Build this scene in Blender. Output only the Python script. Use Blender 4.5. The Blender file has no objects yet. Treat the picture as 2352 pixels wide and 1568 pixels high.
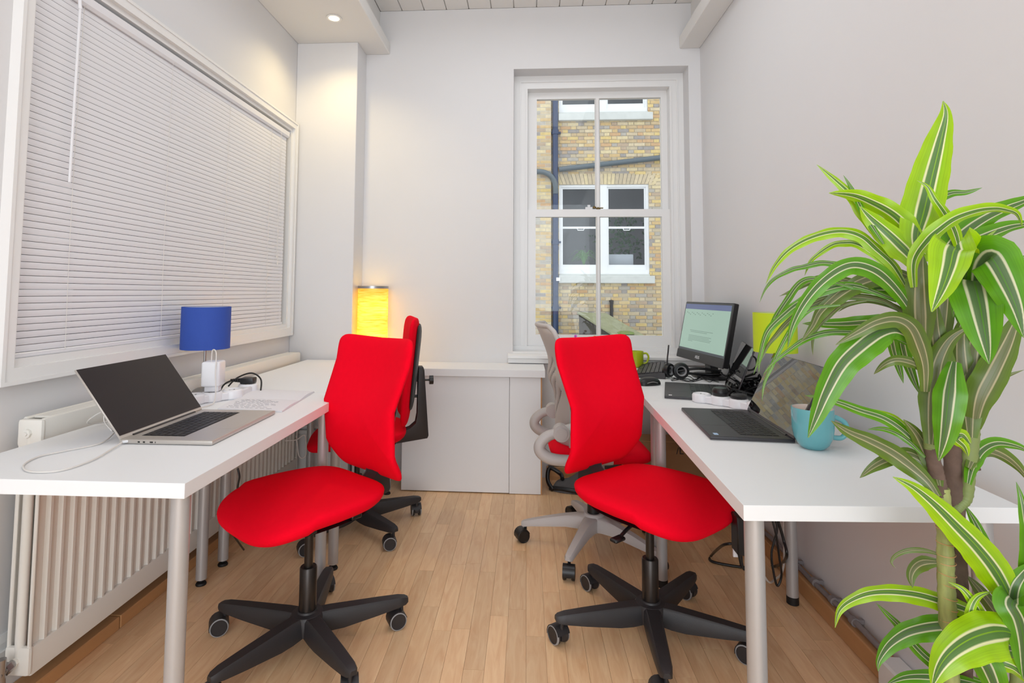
import bpy, bmesh, math, random
from mathutils import Vector as V, Matrix as M
PI = math.pi
rnd = random.Random(7)
S = bpy.context.scene
C = bpy.context.collection

# ------------------------------------------------------------------ camera
FPX, CX, CY = 1270.0, 1126.903, 592.146          # focal length and principal point in pixels of 2352x1568
YAW, PITCH, ROLL = math.radians(-3.774), math.radians(3.591), math.radians(0.351)
EYE = V((0, 0, 1.20))
_f = V((math.sin(YAW)*math.cos(PITCH), math.cos(YAW)*math.cos(PITCH), math.sin(PITCH)))
_r0 = V((math.cos(YAW), -math.sin(YAW), 0)); _u0 = _r0.cross(_f)
_r = math.cos(ROLL)*_r0 + math.sin(ROLL)*_u0
_u = -math.sin(ROLL)*_r0 + math.cos(ROLL)*_u0
cam_d = bpy.data.cameras.new('camera'); cam = bpy.data.objects.new('camera', cam_d); C.objects.link(cam)
cam.matrix_world = M(((_r.x, _u.x, -_f.x, EYE.x), (_r.y, _u.y, -_f.y, EYE.y), (_r.z, _u.z, -_f.z, EYE.z), (0, 0, 0, 1)))
cam_d.sensor_width = 36; cam_d.sensor_fit = 'HORIZONTAL'
cam_d.lens = FPX/2352*36
cam_d.shift_x = (1176-CX)/2352; cam_d.shift_y = (CY-784)/2352
cam_d.clip_start = 0.05; cam_d.clip_end = 200
S.camera = cam
def ray(x, y): return _f + _r*((x-CX)/FPX) - _u*((y-CY)/FPX)
def at_z(x, y, z): v = ray(x, y); return EYE + v*((z-EYE.z)/v.z)
def at_y(x, y, Y): v = ray(x, y); return EYE + v*(Y/v.y)
def at_x(x, y, X): v = ray(x, y); return EYE + v*(X/v.x)

# ------------------------------------------------------------------ world, lights, exposure
S.view_settings.view_transform = 'Standard'; S.view_settings.look = 'None'
S.view_settings.exposure = 0.21; S.view_settings.gamma = 1.0; S.view_settings.use_curve_mapping = False
W = bpy.data.worlds.new('world'); S.world = W; W.use_nodes = True
bg = W.node_tree.nodes['Background']; bg.inputs[0].default_value = (0.93, 0.97, 1.0, 1); bg.inputs[1].default_value = 1.36
def area(name, loc, rot, sx, sy, power, col):
    l = bpy.data.lights.new(name, 'AREA'); l.shape = 'RECTANGLE'; l.size = sx; l.size_y = sy; l.energy = power; l.color = col
    o = bpy.data.objects.new(name, l); o.location = loc; o.rotation_euler = rot; C.objects.link(o); return o
area('rear_fill', (-.15, -2.50, 1.45), (math.radians(90), 0, 0), 2.6, 2.8, 63, (0.85, 0.93, 1.0))  # added soft fill behind the camera, not daylight from a known window
area('ceiling_fill', (0.1, 0.3, 3.08), (0, 0, 0), 1.6, 2.6, 4, (0.94, 0.97, 1.0))  # added overhead fill out of view, no fixture behind it
area('ceiling_fill_back', (0.0, 2.35, 3.08), (0, 0, 0), 1.2, 1.4, 9.5, (0.92, 0.96, 1.0))  # another added overhead fill, brightens the back of the room

# ------------------------------------------------------------------ materials
def lin(c):
    out = []
    for v in c[:3]:
        v = v/255.0
        out.append(v/12.92 if v <= 0.04045 else ((v+0.055)/1.055)**2.4)
    return (*out, 1)
def mat(name, col, rough=0.5, metal=0.0, spec=0.5, noise=0.0, nscale=20, bump=0.0, bscale=200, emit=None, estr=0, coat=0, sheen=0, stretch=None):
    m = bpy.data.materials.new(name); m.use_nodes = True; nt = m.node_tree; b = nt.nodes['Principled BSDF']
    b.inputs['Base Color'].default_value = lin(col); b.inputs['Roughness'].default_value = rough
    b.inputs['Metallic'].default_value = metal; b.inputs['Specular IOR Level'].default_value = spec
    if coat: b.inputs['Coat Weight'].default_value = coat; b.inputs['Coat Roughness'].default_value = 0.05
    if sheen: b.inputs['Sheen Weight'].default_value = sheen
    tc = nt.nodes.new('ShaderNodeTexCoord')
    src = tc.outputs['Object']
    if stretch:
        mp = nt.nodes.new('ShaderNodeMapping'); mp.inputs['Scale'].default_value = stretch
        nt.links.new(src, mp.inputs[0]); src = mp.outputs[0]
    if noise:
        n = nt.nodes.new('ShaderNodeTexNoise'); n.inputs['Scale'].default_value = nscale; n.inputs['Detail'].default_value = 4
        nt.links.new(src, n.inputs['Vector'])
        mx = nt.nodes.new('ShaderNodeMix'); mx.data_type = 'RGBA'
        c = lin(col); mx.inputs[6].default_value = tuple(v*(1-noise) for v in c[:3])+(1,); mx.inputs[7].default_value = tuple(min(1, v*(1+noise)) for v in c[:3])+(1,)
        nt.links.new(n.outputs['Fac'], mx.inputs[0]); nt.links.new(mx.outputs[2], b.inputs['Base Color'])
    if bump:
        n2 = nt.nodes.new('ShaderNodeTexNoise'); n2.inputs['Scale'].default_value = bscale; n2.inputs['Detail'].default_value = 3
        nt.links.new(src, n2.inputs['Vector'])
        bp = nt.nodes.new('ShaderNodeBump'); bp.inputs['Strength'].default_value = bump; bp.inputs['Distance'].default_value = 0.002
        nt.links.new(n2.outputs['Fac'], bp.inputs['Height']); nt.links.new(bp.outputs[0], b.inputs['Normal'])
    if emit: b.inputs['Emission Color'].default_value = lin(emit); b.inputs['Emission Strength'].default_value = estr
    return m
m_wall = mat('wall_paint', (227, 226, 227), 0.75, noise=0.012, nscale=3, bump=0.12, bscale=30)
m_ceil = mat('ceiling_paint', (234, 232, 229), 0.7, bump=0.05, bscale=40)
m_gloss = mat('white_gloss_paint', (238, 237, 236), 0.32, bump=0.06, bscale=25)
m_desk = mat('desk_white', (240, 241, 243), 0.46, spec=0.35)
m_metalleg = mat('leg_grey_metal', (186, 184, 184), 0.38, metal=0.35)
m_blackrub = mat('black_rubber', (22, 21, 22), 0.6)
m_blackpl = mat('black_plastic', (44, 42, 44), 0.48, noise=0.12, nscale=18, bump=0.15, bscale=300)
m_blackpl2 = mat('black_plastic_satin', (24, 24, 26), 0.35)
m_greyring = mat('grey_tyre', (150, 150, 152), 0.5)
m_greychair = mat('grey_chair_plastic', (190, 184, 182), 0.45)
m_chrome = mat('brushed_steel', (170, 168, 168), 0.3, metal=0.9)
m_darkmetal = mat('dark_steel_tube', (58, 54, 52), 0.28, metal=0.7)
m_red = mat('red_fabric', (250, 0, 36), 0.9, noise=0.04, nscale=60, bump=0.4, bscale=900, spec=0.12)
m_slat = mat('blind_slat', (234, 234, 238), 0.35)
m_cord = mat('cord_white', (225, 220, 215), 0.6)
m_rad = mat('radiator_enamel', (236, 233, 226), 0.35, bump=0.05, bscale=60)
m_silver = mat('laptop_aluminium', (196, 190, 184), 0.38, metal=0.55)
m_key = mat('key_black', (32, 31, 34), 0.5)
m_glass_blk = mat('screen_glass_black', (9, 8, 9), 0.03, spec=0.8)
m_glass_dim = mat('screen_glass_dim', (30, 16, 16), 0.06, spec=0.3)
m_glass_mir = mat('screen_glass_mirror', (8, 7, 8), 0.0, spec=1.0)
m_glass_mir.node_tree.nodes['Principled BSDF'].inputs['IOR'].default_value = 1.75
m_laptopblk = mat('laptop_black', (52, 50, 54), 0.42, noise=0.05, nscale=300)
m_blue = mat('blue_shade_fabric', (50, 82, 172), 0.8, bump=0.3, bscale=700)
m_whitein = mat('shade_lining', (225, 225, 220), 0.7)
m_lime = mat('lime_shade', (200, 226, 34), 0.7, bump=0.1, bscale=500)
m_teal = mat('teal_glaze', (106, 178, 186), 0.12, noise=0.05, nscale=15, coat=0.4)
m_mugin = mat('mug_inside', (230, 214, 205), 0.25)
m_limeglz = mat('lime_glaze', (190, 205, 40), 0.15)
m_whitepl = mat('white_plastic', (236, 236, 240), 0.3)
m_paper = mat('paper', (232, 231, 236), 0.8)
m_ink = mat('pencil_ink', (150, 150, 160), 0.8)
m_card = mat('cardboard', (150, 112, 76), 0.85, noise=0.06, nscale=30)
m_ink2 = mat('black_ink', (30, 26, 24), 0.7)
m_wood = mat('skirting_wood', (196, 146, 98), 0.45, noise=0.12, nscale=5, stretch=(8, 1.0, 8))
m_pipe = mat('grey_pipe', (138, 130, 130), 0.6, noise=0.1, nscale=40)
m_bark = mat('bark', (104, 84, 74), 0.9, noise=0.45, nscale=45, bump=1.0, bscale=70)
m_stem = mat('green_stem', (128, 142, 84), 0.55, noise=0.15, nscale=30)
m_pot = mat('terracotta', (140, 140, 138), 0.7)
m_soil = mat('soil', (60, 45, 34), 0.95, noise=0.4, nscale=80)
m_bag = mat('grey_cloth', (92, 90, 90), 0.8, bump=0.3, bscale=200)
m_shadow = mat('gap_dark', (60, 55, 50), 0.9)
m_brass = mat('brass', (120, 100, 60), 0.35, metal=0.8)
m_mesh = mat('backrest_opening', (150, 20, 35), 0.8)
m_reflw = mat('exterior_white_paint', (232, 234, 236), 0.5, noise=0.04, nscale=8)
m_stone = mat('sill_stone', (205, 208, 205), 0.7, noise=0.12, nscale=9)
m_bpipe = mat('blue_black_iron', (44, 62, 96), 0.35, noise=0.2, nscale=6)
m_mortar = mat('mortar', (196, 190, 178), 0.9, noise=0.1, nscale=20)
m_coping = mat('mossy_coping', (150, 152, 122), 0.9, noise=0.25, nscale=9)
m_darkwall = mat('damp_wall', (74, 70, 66), 0.9, noise=0.25, nscale=7)
m_room = mat('far_interior', (214, 214, 216), 0.9, noise=0.25, nscale=1.2)
m_gpipe = mat('grey_gutter', (92, 104, 112), 0.4)
m_moss = mat('moss', (120, 138, 80), 0.9)

def floor_mat():
    m = bpy.data.materials.new('laminate_beech'); m.use_nodes = True; nt = m.node_tree; b = nt.nodes['Principled BSDF']
    tc = nt.nodes.new('ShaderNodeTexCoord'); oi = nt.nodes.new('ShaderNodeObjectInfo')
    mp = nt.nodes.new('ShaderNodeMapping'); mp.inputs['Scale'].default_value = (9, 1.1, 9)
    add = nt.nodes.new('ShaderNodeVectorMath'); add.operation = 'ADD'
    mul = nt.nodes.new('ShaderNodeVectorMath'); mul.operation = 'SCALE'; mul.inputs[3].default_value = 37.0
    cmb = nt.nodes.new('ShaderNodeCombineXYZ')
    for i in range(3): nt.links.new(oi.outputs['Random'], cmb.inputs[i])
    nt.links.new(cmb.outputs[0], mul.inputs[0]); nt.links.new(tc.outputs['Object'], add.inputs[0]); nt.links.new(mul.outputs[0], add.inputs[1])
    nt.links.new(add.outputs[0], mp.inputs[0])
    n = nt.nodes.new('ShaderNodeTexNoise'); n.inputs['Scale'].default_value = 5; n.inputs['Detail'].default_value = 7; n.inputs['Distortion'].default_value = 1.2
    nt.links.new(mp.outputs[0], n.inputs['Vector'])
    r = nt.nodes.new('ShaderNodeValToRGB'); e = r.color_ramp.elements
    e[0].position = 0.25; e[0].color = lin((230, 182, 136)); e[1].position = 0.75; e[1].color = lin((248, 212, 168))
    nt.links.new(n.outputs['Fac'], r.inputs[0])
    hv = nt.nodes.new('ShaderNodeHueSaturation')
    mr = nt.nodes.new('ShaderNodeMapRange'); mr.inputs[3].default_value = 0.86; mr.inputs[4].default_value = 1.08
    nt.links.new(oi.outputs['Random'], mr.inputs[0]); nt.links.new(mr.outputs[0], hv.inputs['Value']); nt.links.new(r.outputs[0], hv.inputs['Color'])
    nt.links.new(hv.outputs[0], b.inputs['Base Color']); b.inputs['Roughness'].default_value = 0.33
    return m
m_floor = floor_mat()

def brick_mat(use_attr):
    m = bpy.data.materials.new('stock_brick' + ('_stuff' if use_attr else '')); m.use_nodes = True; nt = m.node_tree; b = nt.nodes['Principled BSDF']
    if use_attr:
        a = nt.nodes.new('ShaderNodeAttribute'); a.attribute_name = 'rnd'; src = a.outputs['Fac']
    else:
        a = nt.nodes.new('ShaderNodeObjectInfo'); src = a.outputs['Random']
    r = nt.nodes.new('ShaderNodeValToRGB'); r.color_ramp.interpolation = 'CONSTANT'
    cols = [(212, 190, 146), (205, 178, 132), (200, 184, 156), (192, 178, 152), (184, 164, 142), (214, 190, 132), (178, 172, 162), (208, 192, 162), (200, 166, 128), (160, 154, 150), (214, 198, 160), (194, 172, 136)]
    e = r.color_ramp.elements
    for i, c in enumerate(cols):
        el = e[i] if i < 2 else e.new(i/len(cols))
        el.position = i/len(cols); el.color = lin(c)
    nt.links.new(src, r.inputs[0])
    tc = nt.nodes.new('ShaderNodeTexCoord'); n = nt.nodes.new('ShaderNodeTexNoise'); n.inputs['Scale'].default_value = 14; n.inputs['Detail'].default_value = 5
    nt.links.new(tc.outputs['Object'], n.inputs['Vector'])
    hv = nt.nodes.new('ShaderNodeHueSaturation'); mr = nt.nodes.new('ShaderNodeMapRange'); mr.inputs[3].default_value = 0.72; mr.inputs[4].default_value = 1.25
    nt.links.new(n.outputs['Fac'], mr.inputs[0]); nt.links.new(mr.outputs[0], hv.inputs['Value']); nt.links.new(r.outputs[0], hv.inputs['Color'])
    nt.links.new(hv.outputs[0], b.inputs['Base Color']); b.inputs['Roughness'].default_value = 0.9
    return m
m_brick = brick_mat(False); m_brick_s = brick_mat(True)

def leaf_mat(name, edge, mid, line, edge2):
    m = bpy.data.materials.new(name); m.use_nodes = True; nt = m.node_tree; b = nt.nodes['Principled BSDF']
    uv = nt.nodes.new('ShaderNodeUVMap'); sep = nt.nodes.new('ShaderNodeSeparateXYZ'); nt.links.new(uv.outputs[0], sep.inputs[0])
    r = nt.nodes.new('ShaderNodeValToRGB'); e = r.color_ramp.elements
    pts = [(0, edge), (0.30, edge2), (0.325, line), (0.355, line), (0.375, mid), (0.45, mid), (0.47, edge2), (0.49, mid), (0.60, mid), (0.63, line), (0.66, line), (0.68, edge2), (1.0, edge)]
    e[0].position = 0; e[0].color = lin(pts[0][1]); e[1].position = 1; e[1].color = lin(pts[-1][1])
    for p, c in pts[1:-1]:
        el = e.new(p); el.color = lin(c)
    nt.links.new(sep.outputs[0], r.inputs[0])
    n = nt.nodes.new('ShaderNodeTexNoise'); n.inputs['Scale'].default_value = 3
    mp = nt.nodes.new('ShaderNodeMapping'); mp.inputs['Scale'].default_value = (14, 0.8, 1); nt.links.new(uv.outputs[0], mp.inputs[0]); nt.links.new(mp.outputs[0], n.inputs['Vector'])
    hv = nt.nodes.new('ShaderNodeHueSaturation'); mr = nt.nodes.new('ShaderNodeMapRange'); mr.inputs[3].default_value = 0.75; mr.inputs[4].default_value = 1.42
    nt.links.new(n.outputs['Fac'], mr.inputs[0]); nt.links.new(mr.outputs[0], hv.inputs['Value']); nt.links.new(r.outputs[0], hv.inputs['Color'])
    nt.links.new(hv.outputs[0], b.inputs['Base Color']); b.inputs['Roughness'].default_value = 0.32
    b.inputs['Transmission Weight'].default_value = 0.0
    tr = nt.nodes.new('ShaderNodeBsdfTranslucent'); nt.links.new(hv.outputs[0], tr.inputs[0])
    mx = nt.nodes.new('ShaderNodeMixShader'); mx.inputs[0].default_value = 0.22
    nt.links.new(b.outputs[0], mx.inputs[1]); nt.links.new(tr.outputs[0], mx.inputs[2]); nt.links.new(mx.outputs[0], nt.nodes['Material Output'].inputs[0])
    return m
m_leafA = leaf_mat('leaf_lime', (160, 200, 10), (86, 124, 58), (226, 226, 176), (140, 186, 14))
m_leafB = leaf_mat('leaf_green', (96, 156, 16), (84, 112, 68), (206, 206, 172), (78, 138, 20))
m_leafC = leaf_mat('leaf_olive', (96, 126, 34), (112, 118, 82), (178, 170, 134), (94, 112, 54))

def glass_mat(name, tint=(1, 1, 1, 1), refl=1.0):
    m = bpy.data.materials.new(name); m.use_nodes = True; nt = m.node_tree
    nt.nodes.remove(nt.nodes['Principled BSDF'])
    t = nt.nodes.new('ShaderNodeBsdfTransparent'); t.inputs[0].default_value = tint
    g = nt.nodes.new('ShaderNodeBsdfGlossy'); g.inputs['Roughness'].default_value = 0.0
    fr = nt.nodes.new('ShaderNodeFresnel'); fr.inputs[0].default_value = 1.32
    mx = nt.nodes.new('ShaderNodeMixShader')
    nt.links.new(fr.outputs[0], mx.inputs[0]); nt.links.new(t.outputs[0], mx.inputs[1]); nt.links.new(g.outputs[0], mx.inputs[2])
    nt.links.new(mx.outputs[0], nt.nodes['Material Output'].inputs[0])
    return m
m_glass = glass_mat('window_glass', (0.97, 0.98, 0.98, 1))
m_glass2 = glass_mat('far_window_glass', (0.92, 0.94, 0.96, 1))

def lampshade_mat():
    m = bpy.data.materials.new('yellow_paper_shade'); m.use_nodes = True; nt = m.node_tree
    b = nt.nodes['Principled BSDF']; b.inputs['Roughness'].default_value = 0.8
    tc = nt.nodes.new('ShaderNodeTexCoord'); mp = nt.nodes.new('ShaderNodeMapping'); mp.inputs['Scale'].default_value = (3, 3, 34)
    n = nt.nodes.new('ShaderNodeTexNoise'); n.inputs['Scale'].default_value = 4; n.inputs['Detail'].default_value = 5
    nt.links.new(tc.outputs['Object'], mp.inputs[0]); nt.links.new(mp.outputs[0], n.inputs['Vector'])
    r = nt.nodes.new('ShaderNodeValToRGB'); e = r.color_ramp.elements
    e[0].position = 0.3; e[0].color = lin((238, 206, 96)); e[1].position = 0.7; e[1].color = lin((252, 238, 176))
    nt.links.new(n.outputs['Fac'], r.inputs[0]); nt.links.new(r.outputs[0], b.inputs['Base Color'])
    tr = nt.nodes.new('ShaderNodeBsdfTranslucent'); nt.links.new(r.outputs[0], tr.inputs[0])
    mx = nt.nodes.new('ShaderNodeMixShader'); mx.inputs[0].default_value = 0.6
    nt.links.new(b.outputs[0], mx.inputs[1]); nt.links.new(tr.outputs[0], mx.inputs[2]); nt.links.new(mx.outputs[0], nt.nodes['Material Output'].inputs[0])
    return m
m_ylamp = lampshade_mat()
m_spot = mat('downlight_glow', (255, 240, 200), 0.5, emit=(255, 232, 170), estr=14)
def screen_mat(name, col, s): return mat(name, (10, 12, 12), 0.25, emit=col, estr=s)
m_scr = screen_mat('monitor_page', (148, 178, 160), 0.75)
m_scrbar = screen_mat('monitor_titlebar', (76, 88, 140), 0.6)
m_scrtxt = screen_mat('monitor_text', (104, 136, 120), 0.6)

# ------------------------------------------------------------------ mesh helpers
class B:
    def __init__(s): s.bm = bmesh.new(); s.uv = None
    def _xf(s, vs, mtx):
        if mtx is not None:
            for v in vs: v.co = mtx @ v.co
    def face(s, vs, mi=0):
        try: f = s.bm.faces.new(vs)
        except ValueError: return None
        f.material_index = mi; return f
    def box(s, x0, x1, y0, y1, z0, z1, bev=0, mtx=None, mi=0, seg=1):
        vs = [s.bm.verts.new((x, y, z)) for x in (x0, x1) for y in (y0, y1) for z in (z0, z1)]
        q = [(0, 1, 3, 2), (4, 6, 7, 5), (0, 4, 5, 1), (2, 3, 7, 6), (0, 2, 6, 4), (1, 5, 7, 3)]
        fs = [s.face([vs[i] for i in a], mi) for a in q]
        if bev:
            es = list({e for f in fs for e in f.edges})
            r = bmesh.ops.bevel(s.bm, geom=es, offset=bev, segments=seg, profile=0.6, affect='EDGES')
            vs = list({v for f in r['faces'] for v in f.verts} | {v for v in vs if v.is_valid})
            for f in r['faces']: f.material_index = mi
        s._xf(vs, mtx); return vs
    def hexa(s, p, mi=0):     # 8 points: bottom 4 ccw, top 4 ccw
        vs = [s.bm.verts.new(q) for q in p]
        for a in ((3, 2, 1, 0), (4, 5, 6, 7), (0, 1, 5, 4), (1, 2, 6, 5), (2, 3, 7, 6), (3, 0, 4, 7)): s.face([vs[i] for i in a], mi)
        return vs
    def lathe(s, prof, c=(0, 0, 0), seg=32, mtx=None, mi=0, closed=False):
        rings = []; allv = []
        for (r, z) in prof:
            if r < 1e-6: ring = [s.bm.verts.new((c[0], c[1], c[2]+z))]
            else: ring = [s.bm.verts.new((c[0]+r*math.cos(2*PI*k/seg), c[1]+r*math.sin(2*PI*k/seg), c[2]+z)) for k in range(seg)]
            rings.append(ring); allv += ring
        for a, b in zip(rings, rings[1:]):
            for k in range(seg):
                k2 = (k+1) % seg
                if len(a) == 1 and len(b) == 1: continue
                if len(a) == 1: s.face([a[0], b[k2], b[k]], mi)
                elif len(b) == 1: s.face([a[k], a[k2], b[0]], mi)
                else: s.face([a[k], a[k2], b[k2], b[k]], mi)
        s._xf(allv, mtx); return allv
    def cyl(s, p0, p1, r0, r1=None, seg=20, mi=0, cap=True):
        p0 = V(p0); p1 = V(p1); r1 = r0 if r1 is None else r1
        d = (p1-p0); L = d.length; q = d.to_track_quat('Z', 'Y').to_matrix().to_4x4(); q.translation = p0
        prof = ([(0, 0)] if cap else []) + [(r0, 0), (r1, L)] + ([(0, L)] if cap else [])
        return s.lathe(prof, seg=seg, mtx=q, mi=mi)
    def tube(s, pts, r, seg=8, mi=0, cap=True):
        pts = [V(p) for p in pts]; rings = []
        t = (pts[1]-pts[0]).normalized(); n = t.orthogonal().normalized()
        for i, p in enumerate(pts):
            t2 = (pts[min(i+1, len(pts)-1)]-pts[max(i-1, 0)])
            t2 = t2.normalized() if t2.length > 1e-9 else t
            n = (n - t2*n.dot(t2)); n = n.normalized() if n.length > 1e-6 else t2.orthogonal().normalized()
            b = t2.cross(n); rr = r[i] if isinstance(r, (list, tuple)) else r
            rings.append([s.bm.verts.new(p+(n*math.cos(2*PI*k/seg)+b*math.sin(2*PI*k/seg))*rr) for k in range(seg)]); t = t2
        for a, b2 in zip(rings, rings[1:]):
            for k in range(seg): s.face([a[k], a[(k+1) % seg], b2[(k+1) % seg], b2[k]], mi)
        if cap: s.face(rings[0][::-1], mi); s.face(rings[-1], mi)
        return [v for r_ in rings for v in r_]
    def prism(s, poly, a0, a1, axis='x', mtx=None, mi=0, bev=0):
        def P(u, v, w): return (w, u, v) if axis == 'x' else ((u, w, v) if axis == 'y' else (u, v, w))
        A = [s.bm.verts.new(P(u, v, a0)) for u, v in poly]; Bv = [s.bm.verts.new(P(u, v, a1)) for u, v in poly]
        n = len(poly); fs = [s.face(A[::-1], mi), s.face(Bv, mi)]
        for i in range(n): fs.append(s.face([A[i], A[(i+1) % n], Bv[(i+1) % n], Bv[i]], mi))
        vs = A+Bv
        if bev:
            es = list({e for f in fs if f for e in f.edges})
            r = bmesh.ops.bevel(s.bm, geom=es, offset=bev, segments=2, profile=0.6, affect='EDGES')
            vs = list({v for f in r['faces'] for v in f.verts} | {v for v in vs if v.is_valid})
        s._xf(vs, mtx); return vs
    def pillow(s, outline, ht, hb, p=5, N=9, bend=None, mi=0):
        n = len(outline); rh = [math.sin(k/N*PI/2) for k in range(1, N+1)]
        def mk(x, y, z):
            q = (x, y, z); q = bend(*q) if bend else q; return s.bm.verts.new(q)
        def ring(rho, h): return [mk(x*rho, y*rho, h) for x, y in outline]
        def hh(rho, H): return H*math.sqrt(max(0, 1-rho**p))
        top = [mk(0, 0, ht)]; bot = [mk(0, 0, -hb)]
        T = [ring(r_, hh(r_, ht)) for r_ in rh[:-1]]; Bo = [ring(r_, -hh(r_, hb)) for r_ in rh[:-1]]; mid = ring(1, 0)
        T.append(mid); Bo.append(mid)
        for k in range(n):
            k2 = (k+1) % n
            s.face([top[0], T[0][k], T[0][k2]], mi); s.face([bot[0], Bo[0][k2], Bo[0][k]], mi)
            for a, b in zip(T, T[1:]): s.face([a[k], b[k], b[k2], a[k2]], mi)
            for a, b in zip(Bo, Bo[1:]): s.face([a[k2], b[k2], b[k], a[k]], mi)
def superellipse(hw, hd, n=4, m=48):
    out = []
    for k in range(m):
        t = 2*PI*k/m; c, s_ = math.cos(t), math.sin(t)
        out.append((hw*math.copysign(abs(c)**(2/n), c), hd*math.copysign(abs(s_)**(2/n), s_)))
    return out
def spline(pts, n=8, closed=False):
    P = [V(p) for p in pts]; out = []
    m = len(P)
    rngk = range(m if closed else m-1)
    for i in rngk:
        if closed: p0, p1, p2, p3 = P[(i-1) % m], P[i], P[(i+1) % m], P[(i+2) % m]
        else: p0, p1, p2, p3 = P[max(i-1, 0)], P[i], P[i+1], P[min(i+2, m-1)]
        for k in range(n):
            t = k/n
            out.append(0.5*((2*p1)+(-p0+p2)*t+(2*p0-5*p1+4*p2-p3)*t*t+(-p0+3*p1-3*p2+p3)*t**3))
    out.append(P[0].copy() if closed else P[-1].copy()); return out

def link(name, me, parent=None):
    o = bpy.data.objects.new(name, me); C.objects.link(o)
    if parent is not None: o.parent = parent
    return o
def obj(name, b, m, parent=None, smooth=None, label=None, cat=None, group=None, kind=None):
    me = bpy.data.meshes.new(name)
    bmesh.ops.recalc_face_normals(b.bm, faces=b.bm.faces[:])
    b.bm.to_mesh(me); b.bm.free()
    for mm in (m if isinstance(m, (list, tuple)) else [m]): me.materials.append(mm)
    if smooth:
        me.polygons.foreach_set('use_smooth', [True]*len(me.polygons)); me.set_sharp_from_angle(angle=math.radians(smooth))
    o = link(name, me, parent)
    tagp(o, label, cat, group, kind); return o
def tagp(o, label=None, cat=None, group=None, kind=None):
    if label: o['label'] = label
    if cat: o['category'] = cat
    if group: o['group'] = group
    if kind: o['kind'] = kind
    return o
def thing(name, label, cat, loc=(0, 0, 0), rz=0, group=None):
    o = bpy.data.objects.new(name, None); C.objects.link(o); o.location = loc; o.rotation_euler = (0, 0, rz); o.empty_display_size = 0.1
    return tagp(o, label, cat, group)
def inst(src, name, parent, loc=(0, 0, 0), rot=(0, 0, 0), scale=(1, 1, 1)):
    o = bpy.data.objects.new(name, src); C.objects.link(o); o.parent = parent; o.location = loc; o.rotation_euler = rot; o.scale = scale; return o
def mesh_of(b, m, name):
    me = bpy.data.meshes.new(name); bmesh.ops.recalc_face_normals(b.bm, faces=b.bm.faces[:]); b.bm.to_mesh(me); b.bm.free()
    for mm in (m if isinstance(m, (list, tuple)) else [m]): me.materials.append(mm)
    return me
def copy_tree(o, parent=None, name=None):
    c = o.copy(); C.objects.link(c); c.parent = parent
    for ch in list(o.children): copy_tree(ch, c)
    return c
def text(body, name, parent, size, m, loc, rot, ext=0.0004):
    cu = bpy.data.curves.new(name, 'FONT'); cu.body = body; cu.size = size; cu.extrude = ext; cu.align_x = 'CENTER'; cu.align_y = 'CENTER'
    tmp = bpy.data.objects.new('tmp', cu); me = bpy.data.meshes.new_from_object(tmp); bpy.data.objects.remove(tmp)
    me.materials.clear(); me.materials.append(m)
    o = link(name, me, parent); o.location = loc; o.rotation_euler = rot; return o

# ================================================================== THE ROOM
XL, XR, YB, YR, ZC = -1.53, 1.155, 3.70, -2.60, 3.16
def struct(name, b, m, parent=None, smooth=None):
    return obj(name, b, m, parent, smooth, kind=None if parent else 'structure')

b = B(); b.box(XL-.3, XR+.3, YR-.2, YB+.4, -.12, -.0045); b.box(XL, XR, YR, 0.35, -.0045, 0); floor = struct('floor', b, m_floor)
PW = 0.0665
plank_meshes = {}
for L_ in (0.36, 0.48, 0.62, 0.78):
    b = B(); b.box(-PW/2+.0004, PW/2-.0004, 0.0004, L_-.0004, -.004, 0.0); plank_meshes[L_] = mesh_of(b, m_floor, 'plank')
npl = 0
x = XL+PW/2
while x < XR:
    y = 0.35 - rnd.random()*0.1
    while y < YB-.01:
        L_ = rnd.choice((0.48, 0.62, 0.78, 0.62))
        if YB-y < L_: L_s = (YB-y)/L_
        else: L_s = 1
        if npl < 300: inst(plank_meshes[L_], 'plank', floor, (x, y, 0), scale=(1, L_s, 1)); npl += 1
        y += L_
    x += PW

# ceiling with narrow boards between the two dropped slabs
b = B(); b.box(XL-.3, XR+.3, YR-.2, YB+.4, ZC+.012, ZC+.12); b.box(XL, XR, YR, -.2, ZC, ZC+.012)
ceil = struct('ceiling', b, m_ceil)
b = B(); b.box(-.0755, .0755, -.2, YB, 0, .012, bev=.003); bm_board = mesh_of(b, m_ceil, 'ceiling_board')
x = -1.03+.078
while x < 1.13:
    inst(bm_board, 'ceiling_board', ceil, (x, 0, ZC)); x += .156
for n, (x0, x1, z0, z1) in enumerate([(XL, -.955, 2.85, 2.93), (1.02, XR, 2.845, 2.93)]):
    b = B(); b.box(x0, x1, YR, YB, z0, z1, bev=.004); struct('trim_%d' % (n+1), b, m_ceil)
b = B(); b.box(XL, -1.03, YR, YB, 2.93, ZC); struct('trim_3', b, m_ceil)
b = B(); b.box(1.10, XR, YR, YB, 2.93, ZC); struct('trim_4', b, m_ceil)

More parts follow.
